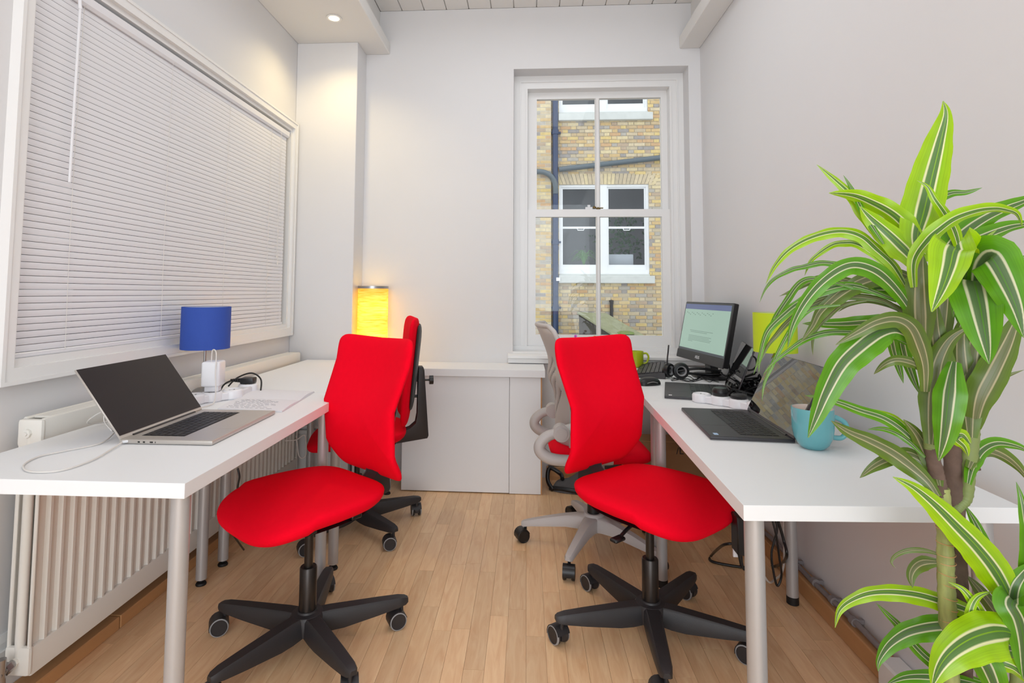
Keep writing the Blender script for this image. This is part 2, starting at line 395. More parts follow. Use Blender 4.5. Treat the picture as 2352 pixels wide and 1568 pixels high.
# left wall with the opening of the partition window
CY0, CY1, CZ0, CZ1 = 1.505, 3.475, 0.925, 2.290           # outer edge of the casing
b = B()
b.box(XL-.16, XL, YR, YB+.1, 0, CZ0+.03); b.box(XL-.16, XL, YR, YB+.1, CZ1-.03, ZC)
b.box(XL-.16, XL, YR, CY0+.03, CZ0, CZ1); b.box(XL-.16, XL, CY1-.03, YB+.1, CZ0, CZ1)
b.box(XL-.30, XL-.16, YR, YB+.1, 0, ZC)
struct('wall_left', b, m_wall)
b = B(); b.box(XL, -1.12, 3.50, YB, 0, 2.85, bev=.003); struct('wall_pilaster', b, m_wall)
b = B(); b.box(XR, XR+.2, YR, YB+.1, 0, ZC); struct('wall_right', b, m_wall)
b = B()                                                   # unseen rear wall; its tall opening is added to let in light
b.box(XL-.2, XR+.2, YR-.1, YR, 0, .8); b.box(XL-.2, XR+.2, YR-.1, YR, 2.7, ZC); b.box(XL-.2, -1.2, YR-.1, YR, .8, 2.7); b.box(1.1, XR+.2, YR-.1, YR, .8, 2.7)
struct('wall_rear', b, m_wall)
# back wall with the sash window recess
WX0, WX1, WZ0, WZ1 = -.093, 1.077, .80, 2.728
b = B()
b.box(XL-.2, WX0, YB, YB+.32, 0, ZC); b.box(WX1, XR+.2, YB, YB+.32, 0, ZC); b.box(WX0, WX1, YB, YB+.32, 0, WZ0); b.box(WX0, WX1, YB, YB+.32, WZ1, ZC)
struct('wall_back', b, m_wall)

# partition window (window_1): casing, stops, glass
def ring(b, axis, a0, a1, y0, y1, z0, z1, w, wb=None):
    wb = wb or w
    for (p, q, r, s_) in ((y0, y1, z1-w, z1), (y0, y1, z0, z0+wb), (y0, y0+w, z0+wb, z1-w), (y1-w, y1, z0+wb, z1-w)):
        if axis == 'x': b.box(a0, a1, p, q, r, s_)
        else: b.box(p, q, a0, a1, r, s_)
b = B(); ring(b, 'x', XL-.005, XL+.03, CY0, CY1, CZ0, CZ1, .038, .045)
ring(b, 'x', XL+.0, XL+.034, CY0-.004, CY1+.004, CZ0-.004, CZ1+.006, .012)
win1 = struct('window_1', b, m_gloss)
b = B(); ring(b, 'x', XL-.03, XL+.012, CY0+.036, CY1-.036, CZ0+.043, CZ1-.036, .022, .026); obj('window_stop', b, m_gloss, win1)
b = B(); ring(b, 'x', XL-.06, XL-.03, CY0+.04, CY1-.04, CZ0+.05, CZ1-.04, .03); obj('window_frame', b, m_gloss, win1)
b = B(); b.box(XL-.10, XL-.096, CY0+.03, CY1-.03, CZ0+.03, CZ1-.03); obj('pane', b, m_glass2, win1)

# sash window (window_2)
b = B()
ring(b, 'y', 3.83, 3.93, WX0, WX1, WZ0, WZ1, .095, .012)                       # box frame
for d, w0, w1 in ((.0, .040, .048), (.008, .082, .094)):
    ring(b, 'y', 3.822, 3.832+d, WX0+w0, WX1-w0, WZ0+.02, WZ1-w0, w1-w0)
b.box(WX0, WX1, 3.70, 3.84, WZ0-.004, WZ0+.012)
win2 = struct('window_2', b, m_gloss)
def sash(name, y0, y1, x0, x1, z0, z1, gx0, gx1, gz0, gz1, bar0, bar1):
    b = B()
    b.box(x0, gx0, y0, y1, z0, z1); b.box(gx1, x1, y0, y1, z0, z1); b.box(gx0, gx1, y0, y1, z0, gz0); b.box(gx0, gx1, y0, y1, gz1, z1)
    s_ = obj(name, b, m_gloss, win2)
    b = B(); b.prism([(bar0, y0+.012), (bar0+.008, y0), (bar1-.008, y0), (bar1, y0+.012), (bar1, y1), (bar0, y1)], gz0, gz1, axis='z'); obj('glazing_bar', b, m_gloss, s_)
    b = B(); b.box(gx0, bar0+.01, (y0+y1)/2, (y0+y1)/2+.003, gz0, gz1); obj('pane', b, m_glass, s_)
    b = B(); b.box(bar1-.01, gx1, (y0+y1)/2, (y0+y1)/2+.003, gz0, gz1); obj('pane', b, m_glass, s_)
    return s_
sash('upper_sash', 3.90, 3.935, .001, .983, 1.74, 2.636, .068, .940, 1.79, 2.585, .481, .515)
low = sash('lower_sash', 3.86, 3.898, .001, .983, .838, 1.783, .060, .928, .913, 1.731, .480, .509)
b = B(); b.lathe([(0, 0), (.016, 0), (.016, .004), (.006, .006), (.006, .016), (0, .017)], (.495, 3.872, 1.783)); b.box(.46, .53, 3.865, 3.88, 1.79, 1.797, bev=.002); b.lathe([(0, 0), (.012, .002), (.012, .012), (0, .02)], (.468, 3.872, 1.79))
obj('sash_lock', b, m_brass, low)
b = B(); b.box(.405, .455, 3.862, 3.866, 1.783, 1.80, bev=.001); b.box(.42, .44, 3.862, 3.866, 1.80, 1.815, bev=.001); obj('sash_stop', b, m_reflw, low)
b = B(); b.box(WX0, WX1, 3.815, 3.93, WZ0+.010, .838); obj('window_sill', b, m_gloss, win2)
b = B()
b.prism([(3.70, .742), (3.70, .80), (3.655, .80), (3.640, .79), (3.640, .775), (3.652, .767), (3.655, .742)], WX0-.03, XR, axis='x'); struct('trim_5', b, m_gloss, smooth=30)

# skirtings
b = B(); b.box(XL, XL+.02, YR, 3.5, 0, .155); b.box(XL, XL+.012, YR, 3.5, .155, .175); b.prism([(XL, .175), (XL+.012, .175), (XL+.006, .195), (XL, .195)], YR, 3.5, axis='y'); struct('baseboard_left', b, m_gloss)
for i, (a, c) in enumerate(((-.5, 1.95), (1.955, 3.49))):
    b = B(); b.box(XL+.02, -1.44, a, c, 0, .045, bev=.003); struct('trim_%d' % (6+i), b, m_wood)
b = B(); b.box(-1.50, -1.12, 3.48, 3.5, 0, .30); b.box(-1.50, -1.12, 3.470, 3.5, .30, .325, bev=.004); b.box(-1.50, -1.12, 3.475, 3.5, .34, .35); struct('baseboard_pilaster', b, m_gloss)
b = B(); b.box(1.098, XR, 1.87, YB, 0, .068, bev=.004); struct('baseboard_right', b, m_wood)
b = B(); b.box(1.085, XR, .2, 1.865, 0, .085, bev=.006); struct('trim_8', b, m_gloss)
b = B(); b.box(.13, 1.098, YB-.028, YB, 0, .078, bev=.003); b.box(.13, 1.09, YB-.040, YB-.028, 0, .018); struct('baseboard_back', b, m_wood)

def cable(pts, r=.0035, seg=8, n=8): b = B(); b.tube(spline(pts, n), r, seg); return b
pts = [(1.122, 1.90+i*.15, .080+.004*math.sin(i*1.7)) for i in range(12)]
b = cable(pts, .0095); pr_ = obj('heating_pipe', b, m_pipe, smooth=60, label='grey painted pipe running along the wooden skirting of the right wall', cat='pipe')
for yy in (2.05, 2.18, 2.31, 2.47, 2.9, 3.3):
    b = B(); b.cyl((1.122, yy-.010, .082), (1.122, yy+.010, .082), .0145); b.box(1.122, 1.153, yy-.006, yy+.006, .076, .09); obj('pipe_clip', b, m_pipe, pr_, 40)
b = cable([(.14+i*.11, YB-.016, .086+.002*math.sin(i*2.1)) for i in range(9)], .008)
p2 = obj('heating_pipe', b, m_pipe, smooth=60, label='grey painted pipe on the skirting below the sash window', cat='pipe')
for xx in (.25, .50, .8):
    b = B(); b.cyl((xx-.01, YB-.016, .086), (xx+.01, YB-.016, .086), .0125); obj('pipe_clip', b, m_pipe, p2, 40)

# downlight in the left slab
dl = thing('downlight', 'small round glowing downlight recessed in the lowered ceiling, top left', 'ceiling light', (-1.165, 3.17, 2.85))
b = B(); b.lathe([(.030, -.001), (.043, -.001), (.046, -.004), (.043, -.008), (.032, -.006), (.029, -.0005)], seg=40); obj('bezel', b, m_gloss, dl, 40)
b = B(); b.lathe([(0, -.0055), (.022, -.005), (.030, -.002), (.030, -.0005)], seg=40); obj('lens', b, m_spot, dl, 40)
sl = bpy.data.lights.new('downlight_beam', 'SPOT'); sl.energy = 15; sl.color = (1, .78, .38); sl.spot_size = math.radians(140); sl.spot_blend = .9; sl.shadow_soft_size = .025
so = bpy.data.objects.new('downlight_beam', sl); so.location = (-1.165, 3.17, 2.835); C.objects.link(so)

# boxed-in unit below the back window
cab = thing('boxing_cabinet', 'low white panelled boxing unit with white top, between the two far desks', 'cabinet', (0, 0, 0))
b = B(); b.prism([(-.758, 3.365), (.110, 3.365), (.110, YB-.001), (-1.118, YB-.001), (-1.118, 3.475), (-.758, 3.475)], .693, .737, axis='z', bev=.0015); obj('worktop', b, m_desk, cab)
for x_, y_ in ((-1.10, 3.50), (-.758, 3.405)):
    b = B(); b.box(x_, x_+.018, y_, YB-.001, 0, .693); obj('side_panel', b, m_desk, cab)
b = B(); b.box(-.758, -.1055, 3.385, 3.403, .006, .693, bev=.001); obj('panel', b, m_desk, cab)
b = B(); b.box(-.1035, .084, 3.385, 3.403, .003, .693, bev=.001); obj('panel', b, m_desk, cab)
b = B(); b.box(.084, .092, 3.387, 3.40, 0, .693); b.box(.066, .084, 3.41, YB, 0, .693); b.box(.084, .092, 3.40, YB-.03, 0, .10); obj('side_post', b, m_wood, cab)

# ================================================================== DESKS
def desk(label, c, z, near=True, legs=(), adj=False):
    # c: four top corners (near-left, near-right, far-right, far-left)
    cx = sum(p[0] for p in c)/4; cy = sum(p[1] for p in c)/4
    t = thing('desk', label, 'desk', (cx, cy, 0))
    P = [(p[0]-cx, p[1]-cy) for p in c]
    b = B(); b.prism(P, z-.034, z, axis='z', bev=.0012); obj('tabletop', b, m_desk, t)
    for (lx, ly) in legs:
        lx -= cx; ly -= cy
        b = B(); fz = .024 if adj else .012
        b.lathe([(0, z-.036), (.030, z-.036), (.030, z-.040), (.0215, z-.044), (.0215, fz), (.0, fz)], (lx, ly, 0), 28)
        lg = obj('leg', b, m_metalleg, t, 40)
        b = B()
        if adj: b.lathe([(0, .030), (.005, .030), (.005, .012), (.018, .010), (.021, .004), (.020, 0), (0, 0)], (lx, ly, 0), 24)
        else: b.lathe([(0, .03), (.0222, .03), (.0222, .002), (.02, 0), (0, 0)], (lx, ly, 0), 24)
        obj('foot', b, m_blackrub, lg, 40)
    return t
ZL, ZR = .768, .735
desk('white desk at front left, holding the open silver laptop', [(-1.394, 1.215), (-.766, 1.224), (-.772, 2.342), (-1.394, 2.342)], ZL, legs=[(-.812, 1.285), (-1.335, 1.285), (-1.330, 2.262), (-.838, 2.275)], adj=True)
desk('white desk at back left, standing against the pilaster', [(-1.394, 2.347), (-.772, 2.347), (-.766, 3.468), (-1.394, 3.468)], ZL, legs=[(-1.330, 2.425), (-.838, 2.43), (-1.33, 3.39), (-.83, 3.33)], adj=True)
desk('white desk at front right, holding the teal mug and black laptop', [(.478, 1.287), (1.092, 1.322), (1.143, 2.478), (.521, 2.478)], ZR, legs=[(.522, 1.345), (1.040, 1.375), (1.035, 2.305), (.558, 2.395)])
desk('white desk at back right, holding the monitor under the sash window', [(.521, 2.483), (1.143, 2.483), (1.150, 3.63), (.575, 3.63)], ZR, legs=[(.575, 2.56), (.985, 2.44+.11), (1.08, 3.56), (.64, 3.56)])

# ================================================================== RADIATOR
rad = thing('radiator', 'long white panel radiator behind the left desks', 'radiator', (0, 0, 0))
RX, RY0, RY1, RZ0, RZ1 = -1.418, 1.566, 3.40, .095, .826
b = B()
prof = []
n = int((RY1-RY0-.02)/.0447)
for i in range(n):
    y0 = RY0+.012+i*.0447
    prof += [(y0, RX-.010), (y0+.011, RX-.0085), (y0+.022, RX-.010), (y0+.029, RX), (y0+.038, RX)]
prof.append((RY1-.008, RX-.010))
for (p, q) in zip(prof, prof[1:]):
    v = [b.bm.verts.new(k) for k in ((p[1], p[0], RZ0+.075), (q[1], q[0], RZ0+.075), (q[1], q[0], RZ1-.075), (p[1], p[0], RZ1-.075))]
    b.face(v)
bmesh.ops.remove_doubles(b.bm, verts=b.bm.verts[:], dist=1e-5)
obj('front_panel', b, m_rad, rad, 50)
for z0, z1, nm in ((RZ1-.082, RZ1-.004, 'top_rail'), (RZ0, RZ0+.080, 'bottom_rail')):
    b = B(); b.box(RX-.012, RX+.002, RY0, RY1, z0, z1, bev=.005, seg=2); obj(nm, b, m_rad, rad, 40)
b = B(); b.box(-1.496, -1.482, RY0+.01, RY1, RZ0+.02, RZ1-.004, bev=.004); obj('back_panel', b, m_rad, rad)
b = B(); b.box(-1.480, RX-.008, RY0+.03, RY1-.02, RZ1-.012, RZ1-.004, bev=.003); obj('top_grille', b, m_rad, rad)
for yy, nm in ((RY0-.004, 'end_cap'), (RY1+.002, 'end_cap')):
    b = B()
    for zc in (RZ1-.045, RZ0+.045):
        b.box(-1.490, RX+.004, yy-.008, yy+.010, zc-.040, zc+.040, bev=.010, seg=2)
        b.cyl((-1.455, yy-.016, zc), (-1.455, yy, zc), .013, seg=8); b.cyl((-1.455, yy-.020, zc), (-1.455, yy-.014, zc), .006, seg=6)
    b.box(-1.49, -1.478, yy-.003, yy+.006, RZ0+.06, RZ1-.06, bev=.003); b.box(-1.428, RX+.001, yy-.003, yy+.006, RZ0+.06, RZ1-.06, bev=.003)
    b.cyl((-1.453, yy+.004, RZ0+.05), (-1.453, yy+.004, RZ1-.05), .013)
    obj(nm, b, m_rad, rad, 40)
b = B(); b.cyl((-1.455, RY0-.02, .14), (-1.455, RY0-.062, .135), .011); b.cyl((-1.455, RY0-.055, .10), (-1.455, RY0-.055, .175), .012, seg=10); b.cyl((-1.455, RY0-.055, 0.0), (-1.455, RY0-.055, .11), .0075)
b.cyl((-1.455, RY0-.03, .14), (-1.455, RY0-.045, .138), .016, seg=6)
obj('valve', b, m_chrome, rad, 40)

# ================================================================== VENETIAN BLIND
bl = thing('venetian_blind', 'closed white venetian blind covering the left wall window', 'blind', (0, 0, 0))
BY0, BY1, BZ0, BZ1, BX = 1.562, 3.385, 1.010, 2.212, XL-.004
b = B(); b.prism([(BX-.014, BZ1-.034), (BX+.010, BZ1-.036), (BX+.018, BZ1-.026), (BX+.020, BZ1), (BX-.014, BZ1)], BY0, BY1, axis='y'); obj('headrail', b, m_slat, bl)
pitch = .0212; ns = int((BZ1-.040-BZ0-.012)/pitch)
b = B()
prof = [(.0000, -.0099), (.0007, -.005), (.0010, 0), (.0007, .005), (.0000, .0097)]
for s_ in (0, 1):
    pass
vsA = [[b.bm.verts.new((px, yy, pz)) for px, pz in prof] for yy in (BY0+.006, BY1-.006)]
vsB = [[b.bm.verts.new((px-.0006, yy, pz)) for px, pz in prof] for yy in (BY0+.006, BY1-.006)]
for i in range(4):
    b.face([vsA[0][i], vsA[1][i], vsA[1][i+1], vsA[0][i+1]]); b.face([vsB[0][i], vsB[0][i+1], vsB[1][i+1], vsB[1][i]])
slat_me = mesh_of(b, m_slat, 'slat'); slat_me.polygons.foreach_set('use_smooth', [True]*len(slat_me.polygons))
for i in range(ns+1):
    zz = BZ1-.046-i*pitch
    rot = rnd.uniform(-.03, .03)
    inst(slat_me, 'slat', bl, (BX, 0, zz), (0, rot+.04, 0))
zb = BZ1-.046-(ns+1)*pitch
b = B(); b.box(BX-.010, BX+.008, BY0+.004, BY1-.004, zb-.006, zb+.010, bev=.003); obj('bottom_rail', b, m_slat, bl)
for yy in (1.755, 2.235, 2.70, 3.165):
    b = cable([(BX+.014, yy, BZ1-.034), (BX+.0085, yy-.002, BZ1-.08), (BX+.0085, yy-.01, 1.5), (BX+.009, yy-.006, zb+.004)], .0009, 5, 4); obj('ladder_cord', b, m_cord, bl)
b = B(); b.tube(spline([(BX+.026, 1.717, BZ1-.06), (BX+.024, 1.717, 1.90), (BX+.022, 1.716, 1.556)], 5), .0042, 8); b.cyl((BX+.026, 1.717, BZ1-.065), (BX+.022, 1.717, BZ1-.030), .0055); obj('tilt_wand', b, m_whitepl, bl, 40)
for dy, zt in ((0, 1.42), (.012, 1.38)):
    b = cable([(BX+.020, 3.262+dy, BZ1-.03), (BX+.016, 3.262+dy, 1.9), (BX+.016, 3.260+dy, zt)], .0009, 5, 4); b.lathe([(0, .02), (.002, .018), (.005, .0), (0, 0)], (BX+.016, 3.260+dy, zt-.018), 10); obj('lift_cord', b, m_cord, bl)

# ================================================================== CHAIRS
def caster(par, x, y, swivel, body, ring_, r=.031):
    t = bpy.data.objects.new('caster', None)
    b = B()
    # hood over the wheels
    hood = [(r*1.04*math.cos(a), r+r*1.04*math.sin(a)) for a in [math.radians(k) for k in range(-20, 201, 20)]]
    b.prism([(p[0], p[1]) for p in hood], -.0095, .0095, axis='x'); 
    b.cyl((0, .018, r), (0, .018, r*2+.022), .0065, seg=12)
    b.prism([(math.cos(math.radians(k))*r*1.06, r+math.sin(math.radians(k))*r*1.06) for k in range(15, 196, 20)]+[(math.cos(math.radians(k))*r*1.0, r+math.sin(math.radians(k))*r*1.0) for k in range(195, 14, -20)], -.0255, .0255, axis='x')
    mt = M.Translation((x, y, 0)) @ M.Rotation(swivel, 4, 'Z') @ M.Translation((0, -.018, 0))
    b._xf(b.bm.verts, mt)
    h = obj('caster', b, body, par, 40)
    for sx in (-1, 1):
        b = B(); q = mt @ M.Rotation(PI/2, 4, 'Y')
        q = mt @ M.Translation((sx*.0105, 0, r)) @ M.Rotation(sx*PI/2, 4, 'Y')
        b.lathe([(0, 0), (r*.9, 0), (r*.985, .003), (r, .006), (r, .010)], seg=28, mtx=q, mi=0)
        b.lathe([(r, .010), (r*.97, .0145), (r*.86, .0155)], seg=28, mtx=q, mi=1)
        b.lathe([(r*.86, .0155), (r*.82, .0135), (r*.3, .0130), (0, .0132)], seg=28, mtx=q, mi=0)
        obj('wheel', b, [body, ring_], h, 40)
    return h
def star_base(par, rot, R_, body, swivels, grey=False):
    b = B()
    if not grey:
        secs = [(.030, .029, .058, .116), (.075, .027, .052, .117), (.12, .026, .052, .115), (.24, .0235, .066, .110), (R_-.012, .021, .076, .106), (R_+.012, .017, .080, .102), (R_+.022, .010, .084, .098)]
    else:
        secs = [(.025, .036, .085, .150), (.07, .030, .090, .150), (.13, .025, .092, .142), (.22, .021, .084, .124), (R_-.03, .019, .078, .106), (R_+.010, .017, .072, .095), (R_+.020, .010, .075, .090)]
    for k in range(5):
        a = rot+2*PI*k/5; mt = M.Rotation(a, 4, 'Z'); rings = []
        for (r, hw, z0, z1) in secs:
            c = min(hw, .45*(z1-z0), .008)
            pr = [(-hw*1.0, z0), (hw*1.0, z0), (hw, z1-c), (hw*.72, z1), (-hw*.72, z1), (-hw, z1-c)]
            rings.append([b.bm.verts.new(mt @ V((r, u, w))) for u, w in pr])
        for A, Bq in zip(rings, rings[1:]):
            for i in range(6): b.face([A[i], A[(i+1) % 6], Bq[(i+1) % 6], Bq[i]])
        b.face(rings[0]); b.face(rings[-1])
    if not grey: b.lathe([(0, .052), (.040, .052), (.052, .058), (.056, .108), (.050, .117), (.034, .120), (.032, .126), (0, .126)], seg=40)
    else: b.lathe([(0, .08), (.045, .08), (.052, .09), (.050, .150), (.040, .160), (0, .160)], seg=40)
    obj('base', b, body, par, 45)
    for k in range(5):
        a = rot+2*PI*k/5
        caster(par, R_*math.cos(a), R_*math.sin(a), swivels[k], m_blackpl2 if grey else m_blackpl, m_blackpl2 if grey else m_greyring)

def task_chair(label, loc, face, star, swivels, prof, seat_off=(0, 0), star_R=.325, back_dx=0, bottomw=.19, zlo=.52, zhi=1.035, seat_z=.502):
    t = thing('office_chair', label, 'chair', (loc[0], loc[1], 0), math.radians(face)-PI/2)
    star_base(t, math.radians(star)-(math.radians(face)-PI/2), star_R, m_blackpl, swivels)
    b = B(); b.lathe([(0, .12), (.0285, .12), (.0285, .262), (.026, .266), (0, .266)], seg=28); obj('gas_lift_sleeve', b, m_darkmetal, t, 40)
    b = B(); b.cyl((0, 0, .26), (0, 0, .42), .0145, seg=20); obj('gas_lift_piston', b, m_darkmetal, t, 40)
    b = B(); b.box(-.075, .075, -.13, .12, .405, .452, bev=.010); b.box(-.16, .16, -.10, -.06, .440, .456, bev=.003); b.box(-.16, .16, .07, .11, .440, .456, bev=.003)
    b.cyl((.0, -.14, .43), (.0, -.05, .43), .026); obj('seat_mechanism', b, m_blackpl2, t, 40)
    b = B(); b.tube(spline([(.05, .02, .425), (.15, .03, .420), (.205, .035, .405)], 5), .006); b.box(.195, .245, .02, .05, .394, .406, bev=.004); obj('lever', b, m_blackpl2, t, 40)
    # seat
    ol = []
    for (x, y) in superellipse(.250, .243, 3.6, 64):
        x *= (1.0+.06*max(-1, min(1, y/.2))) if y < 0 else (1.0-.05*max(0, y/.232)**2)
        ol.append((x, y))
    def sb(x, y, z):
        z2 = z - .034*max(0, (y-.06)/.17)**2 + .014*(x/.23)**2*(1 if y < .1 else .4) + .012*max(0, (-y-.08)/.15)**2
        return (x+seat_off[0], y+seat_off[1], seat_z-.022+z2)
    b = B(); b.pillow(ol, .026, .046, p=7, N=12, bend=sb); obj('seat', b, m_red, t, 60)
    b = B(); b.pillow([(x*.80, y*.80) for x, y in ol], .004, .008, p=8, N=5, bend=lambda x, y, z: (x+seat_off[0], y+seat_off[1], seat_z-.066+z)); obj('seat_pan', b, m_blackpl2, t, 60)
    # back
    H = (zhi-zlo)/2; zc = (zhi+zlo)/2
    def hw(v):      # half width at height fraction v (-1..1)
        return (.211+.018*max(0, v)) if v > -.3 else .211+(bottomw-.211)*((-.3-v)/.7)**1.3
    ob = []
    for (x, v) in superellipse(1, 1, 11, 96):
        ob.append((x*hw(v), v*H-(.012*(1-x*x) if v > .9 else 0)+(-.0 if v > -.9 else -.014*(1-x*x))))
    def bb(x, v, c):
        z = zc+v; y = prof(z)+.030*(x/.2)**2+c
        return (x+back_dx, y, z)
    b = B(); b.pillow(ob, .024, .020, p=9, N=12, bend=bb); obj('backrest', b, m_red, t, 60)
    ob2 = [(x*.86, v*.80) for x, v in ob]
    b = B(); b.pillow(ob2, .006, .012, p=8, N=8, bend=lambda x, v, c: (x+back_dx, prof(zc+.02+v)+.030*(x/.2)**2-.022+c, zc+.02+v)); obj('back_shell', b, m_blackpl, t, 60)
    # L bracket that carries the back
    yb = prof(.80)-.058
    poly = [(-.06, .418), (-.20, .420), (yb-.030, .438), (yb-.036, .452), (yb-.010, .79), (yb-.004, .808), (yb+.020, .808), (yb+.024, .79), (yb+.020, .56), (yb+.028, .515), (yb+.060, .488), (-.20, .470), (-.06, .452)]
    b = B(); b.prism(poly, -.034+back_dx, .034+back_dx, axis='x', bev=.004); obj('back_bracket', b, m_blackpl, t, 40)
    b = B(); b.cyl((back_dx, yb+.01, .735), (back_dx, yb-.048, .735), .0055); b.cyl((back_dx, yb-.040, .735), (back_dx, yb-.060, .735), .0235, seg=16);     obj('adjustment_knob', b, m_blackpl2, t, 40)
    for z_ in (.735, .652):
        b = B(); b.cyl((back_dx, yb+.02, z_), (back_dx, yb+.05, z_), .0075); obj('back_stud', b, m_blackpl2, t, 40)
    return t
def prof_front(z):      # forward position of the cushion's middle plane by height
    return -.262 + .062*math.exp(-((z-.72)/.13)**2) - .035*((z-.72)/.3 if z > .72 else 0) - .030*max(0, (.60-z)/.1)
def prof_rear(z): return -.262 - .10*(z-.75)
rd = math.radians
# swivel angles are in the chair's own frame
task_chair('red fabric office chair in front, left of the aisle, turned to the left desk', (-.742, 1.905), 233, 25.8, [rd(a-143) for a in (300, 220, 300, 280, 200)], prof_front, seat_off=(.045, 0), back_dx=.0)
task_chair('red fabric office chair in front, right of the aisle, partly under the desk', (.437, 2.055), 312, 49.3, [rd(a-222) for a in (225, 215, 215, 260, 230)], prof_front, seat_off=(-.02, 0), back_dx=-.01)
task_chair('red office chair at back left with black back bracket and knob, seen sideways', (-.868, 2.85), 196, -41, [rd(a-106) for a in (290, 200, 100, 200, 300)], prof_rear, bottomw=.195, zlo=.535, zhi=1.075)

# grey shell chair at the back right
def shell_chair():
    t = thing('office_chair', 'grey shelled office chair with red seat behind the front right chair', 'chair', (.318, 2.73, 0), rd(2)-PI/2)
    star_base(t, rd(173)-(rd(2)-PI/2), .325, m_greychair, [rd(a) for a in (20, 80, 140, 250, 300)], grey=True)
    b = B(); b.lathe([(0, .15), (.030, .15), (.027, .29), (.018, .30), (.016, .40), (0, .40)], seg=28); obj('gas_lift', b, m_blackpl2, t, 40)
    b = B(); b.box(-.09, .09, -.12, .12, .385, .425, bev=.012); obj('seat_mechanism', b, m_blackpl2, t, 40)
    b = B(); b.pillow(superellipse(.235, .235, 3.6, 56), .030, .040, p=6, N=10, bend=lambda x, y, z: (x, y+.02, .475+z-.02*max(0, (y-.08)/.16)**2)); obj('seat', b, m_red, t, 60)
    def py(z): 
        u = (z-.50)/.55
        return -.175 - .080*u + .050*math.sin(u*PI*1.0)*(.6) - .05*max(0, u-.72)**1.5*2 - .02*math.exp(-((z-.80)/.05)**2)
    def hwz(z):
        u = (z-.50)/.55; return .150+.075*math.sin(min(1, u*1.25)*PI/2) - .045*max(0, (u-.86)/.14)**2
    # shell as a thick curved sheet with chevron slots
    NX, NZ = 44, 54; b = B(); grid = []
    for j in range(NZ+1):
        z = .500+.545*j/NZ; row = []
        for i in range(NX+1):
            s_ = -1+2*i/NX; hwv = hwz(z)
            if j in (0, 1): hwv *= (.86, .94)[j]
            if j >= NZ-1: hwv *= (.94, .80)[j-NZ+1]
            row.append(b.bm.verts.new((s_*hwv, py(z)+.055*abs(s_)**2.2, z)))
        grid.append(row)
    for j in range(NZ):
        for i in range(NX):
            s_ = -1+2*(i+.5)/NX; zf = j/NZ; a = abs(s_)
            k = (zf - .10 - .42*a)*NZ
            slot = .08 < a < .78 and 0 < k < 26 and (int(k) % 6) in (2, 3) and a < .80-.012*k
            if slot: continue
            b.face([grid[j][i], grid[j][i+1], grid[j+1][i+1], grid[j+1][i]])
    o = obj('back_shell', b, m_greychair, t, 60)
    md = o.modifiers.new('thickness', 'SOLIDIFY'); md.thickness = .014; md.offset = 0
    # rounded rim
    rim = [V((-hwz(.5+.545*j/NZ)*(1 if j < NZ-3 else .97), py(.5+.545*j/NZ)+.055, .5+.545*j/NZ)) for j in range(0, NZ-1, 2)]
    top = [V((s_/10*hwz(1.04)*.93, py(1.045)+.055*abs(s_/10)**2.2, 1.047)) for s_ in range(-9, 10, 2)]
    rim2 = [V((-p.x, p.y, p.z)) for p in rim][::-1]
    b = B(); b.tube(rim+top+rim2, .012, 10); obj('shell_rim', b, m_greychair, t, 60)
    b = B(); b.pillow([(x, v) for x, v in superellipse(.196, .255, 6, 60)], .016, .008, p=8, N=9, bend=lambda x, v, c: (x*(.86+.14*min(1, (v+.255)/.2)), py(.785+v)+.055*abs(x/.22)**2.2+.020+c, .785+v)); obj('backrest', b, m_red, t, 60)
    for sx in (-1, 1):
        x0 = sx*.232
        b = B()
        path = spline([(x0, .05, .472), (x0, -.06, .468), (x0, -.20, .470), (x0, -.260, .498), (x0, -.268, .535), (x0, -.232, .572), (x0, -.175, .588)], 6)
        b.tube(path, [.020+.006*math.sin(i/len(path)*PI) for i in range(len(path))], 12)
        b.box(min(x0, sx*.08), max(x0, sx*.08), -.03, .02, .41, .43, bev=.004); b.cyl((x0, 0, .42), (x0, 0, .47), .014)
        obj('arm_frame', b, m_greychair, t, 60)
        b = B(); b.cyl((x0-.030*sx, -.175, .588), (x0+.026*sx, -.175, .588), .036, seg=28); b.cyl((x0+.026*sx, -.175, .588), (x0+.031*sx, -.175, .588), .025, seg=28)
        path = spline([(x0, -.17, .592), (x0, -.06, .622), (x0, .08, .640), (x0, .18, .640)], 6)
        b.tube(path, [.022, *([.024]*(len(path)-2)), .014], 12); obj('armrest', b, m_greychair, t, 50)
    return t
shell_chair()

# ================================================================== OUTSIDE THE SASH WINDOW
FY = 11.5                                                  # plane of the neighbouring facade
def fz(px, py): p = at_y(px, py, FY); return p.x, p.z
fac = bpy.data.objects.new('wall_facade', None)
b = B()
WINS = [(.664, 2.506, 1.56, 3.455), (.664, 2.506, 4.95, 6.7)]        # openings x0,x1,z0,z1
def solid_wall(b, x0, x1, z0, z1, y0, y1, holes):
    xs = sorted({x0, x1, *[h[0] for h in holes], *[h[1] for h in holes]}); zs = sorted({z0, z1, *[h[2] for h in holes], *[h[3] for h in holes]})
    for xa, xb in zip(xs, xs[1:]):
        for za, zb_ in zip(zs, zs[1:]):
            mx, mz = (xa+xb)/2, (za+zb_)/2
            if any(h[0] < mx < h[1] and h[2] < mz < h[3] for h in holes): continue
            b.box(xa, xb, y0, y1, za, zb_)
solid_wall(b, -3.5, 6.5, -2.5, 9.0, FY+.010, FY+.33, WINS)
fac = obj('building_facade', b, m_mortar, label='yellow stock brick house outside, seen through the sash window', cat='building')
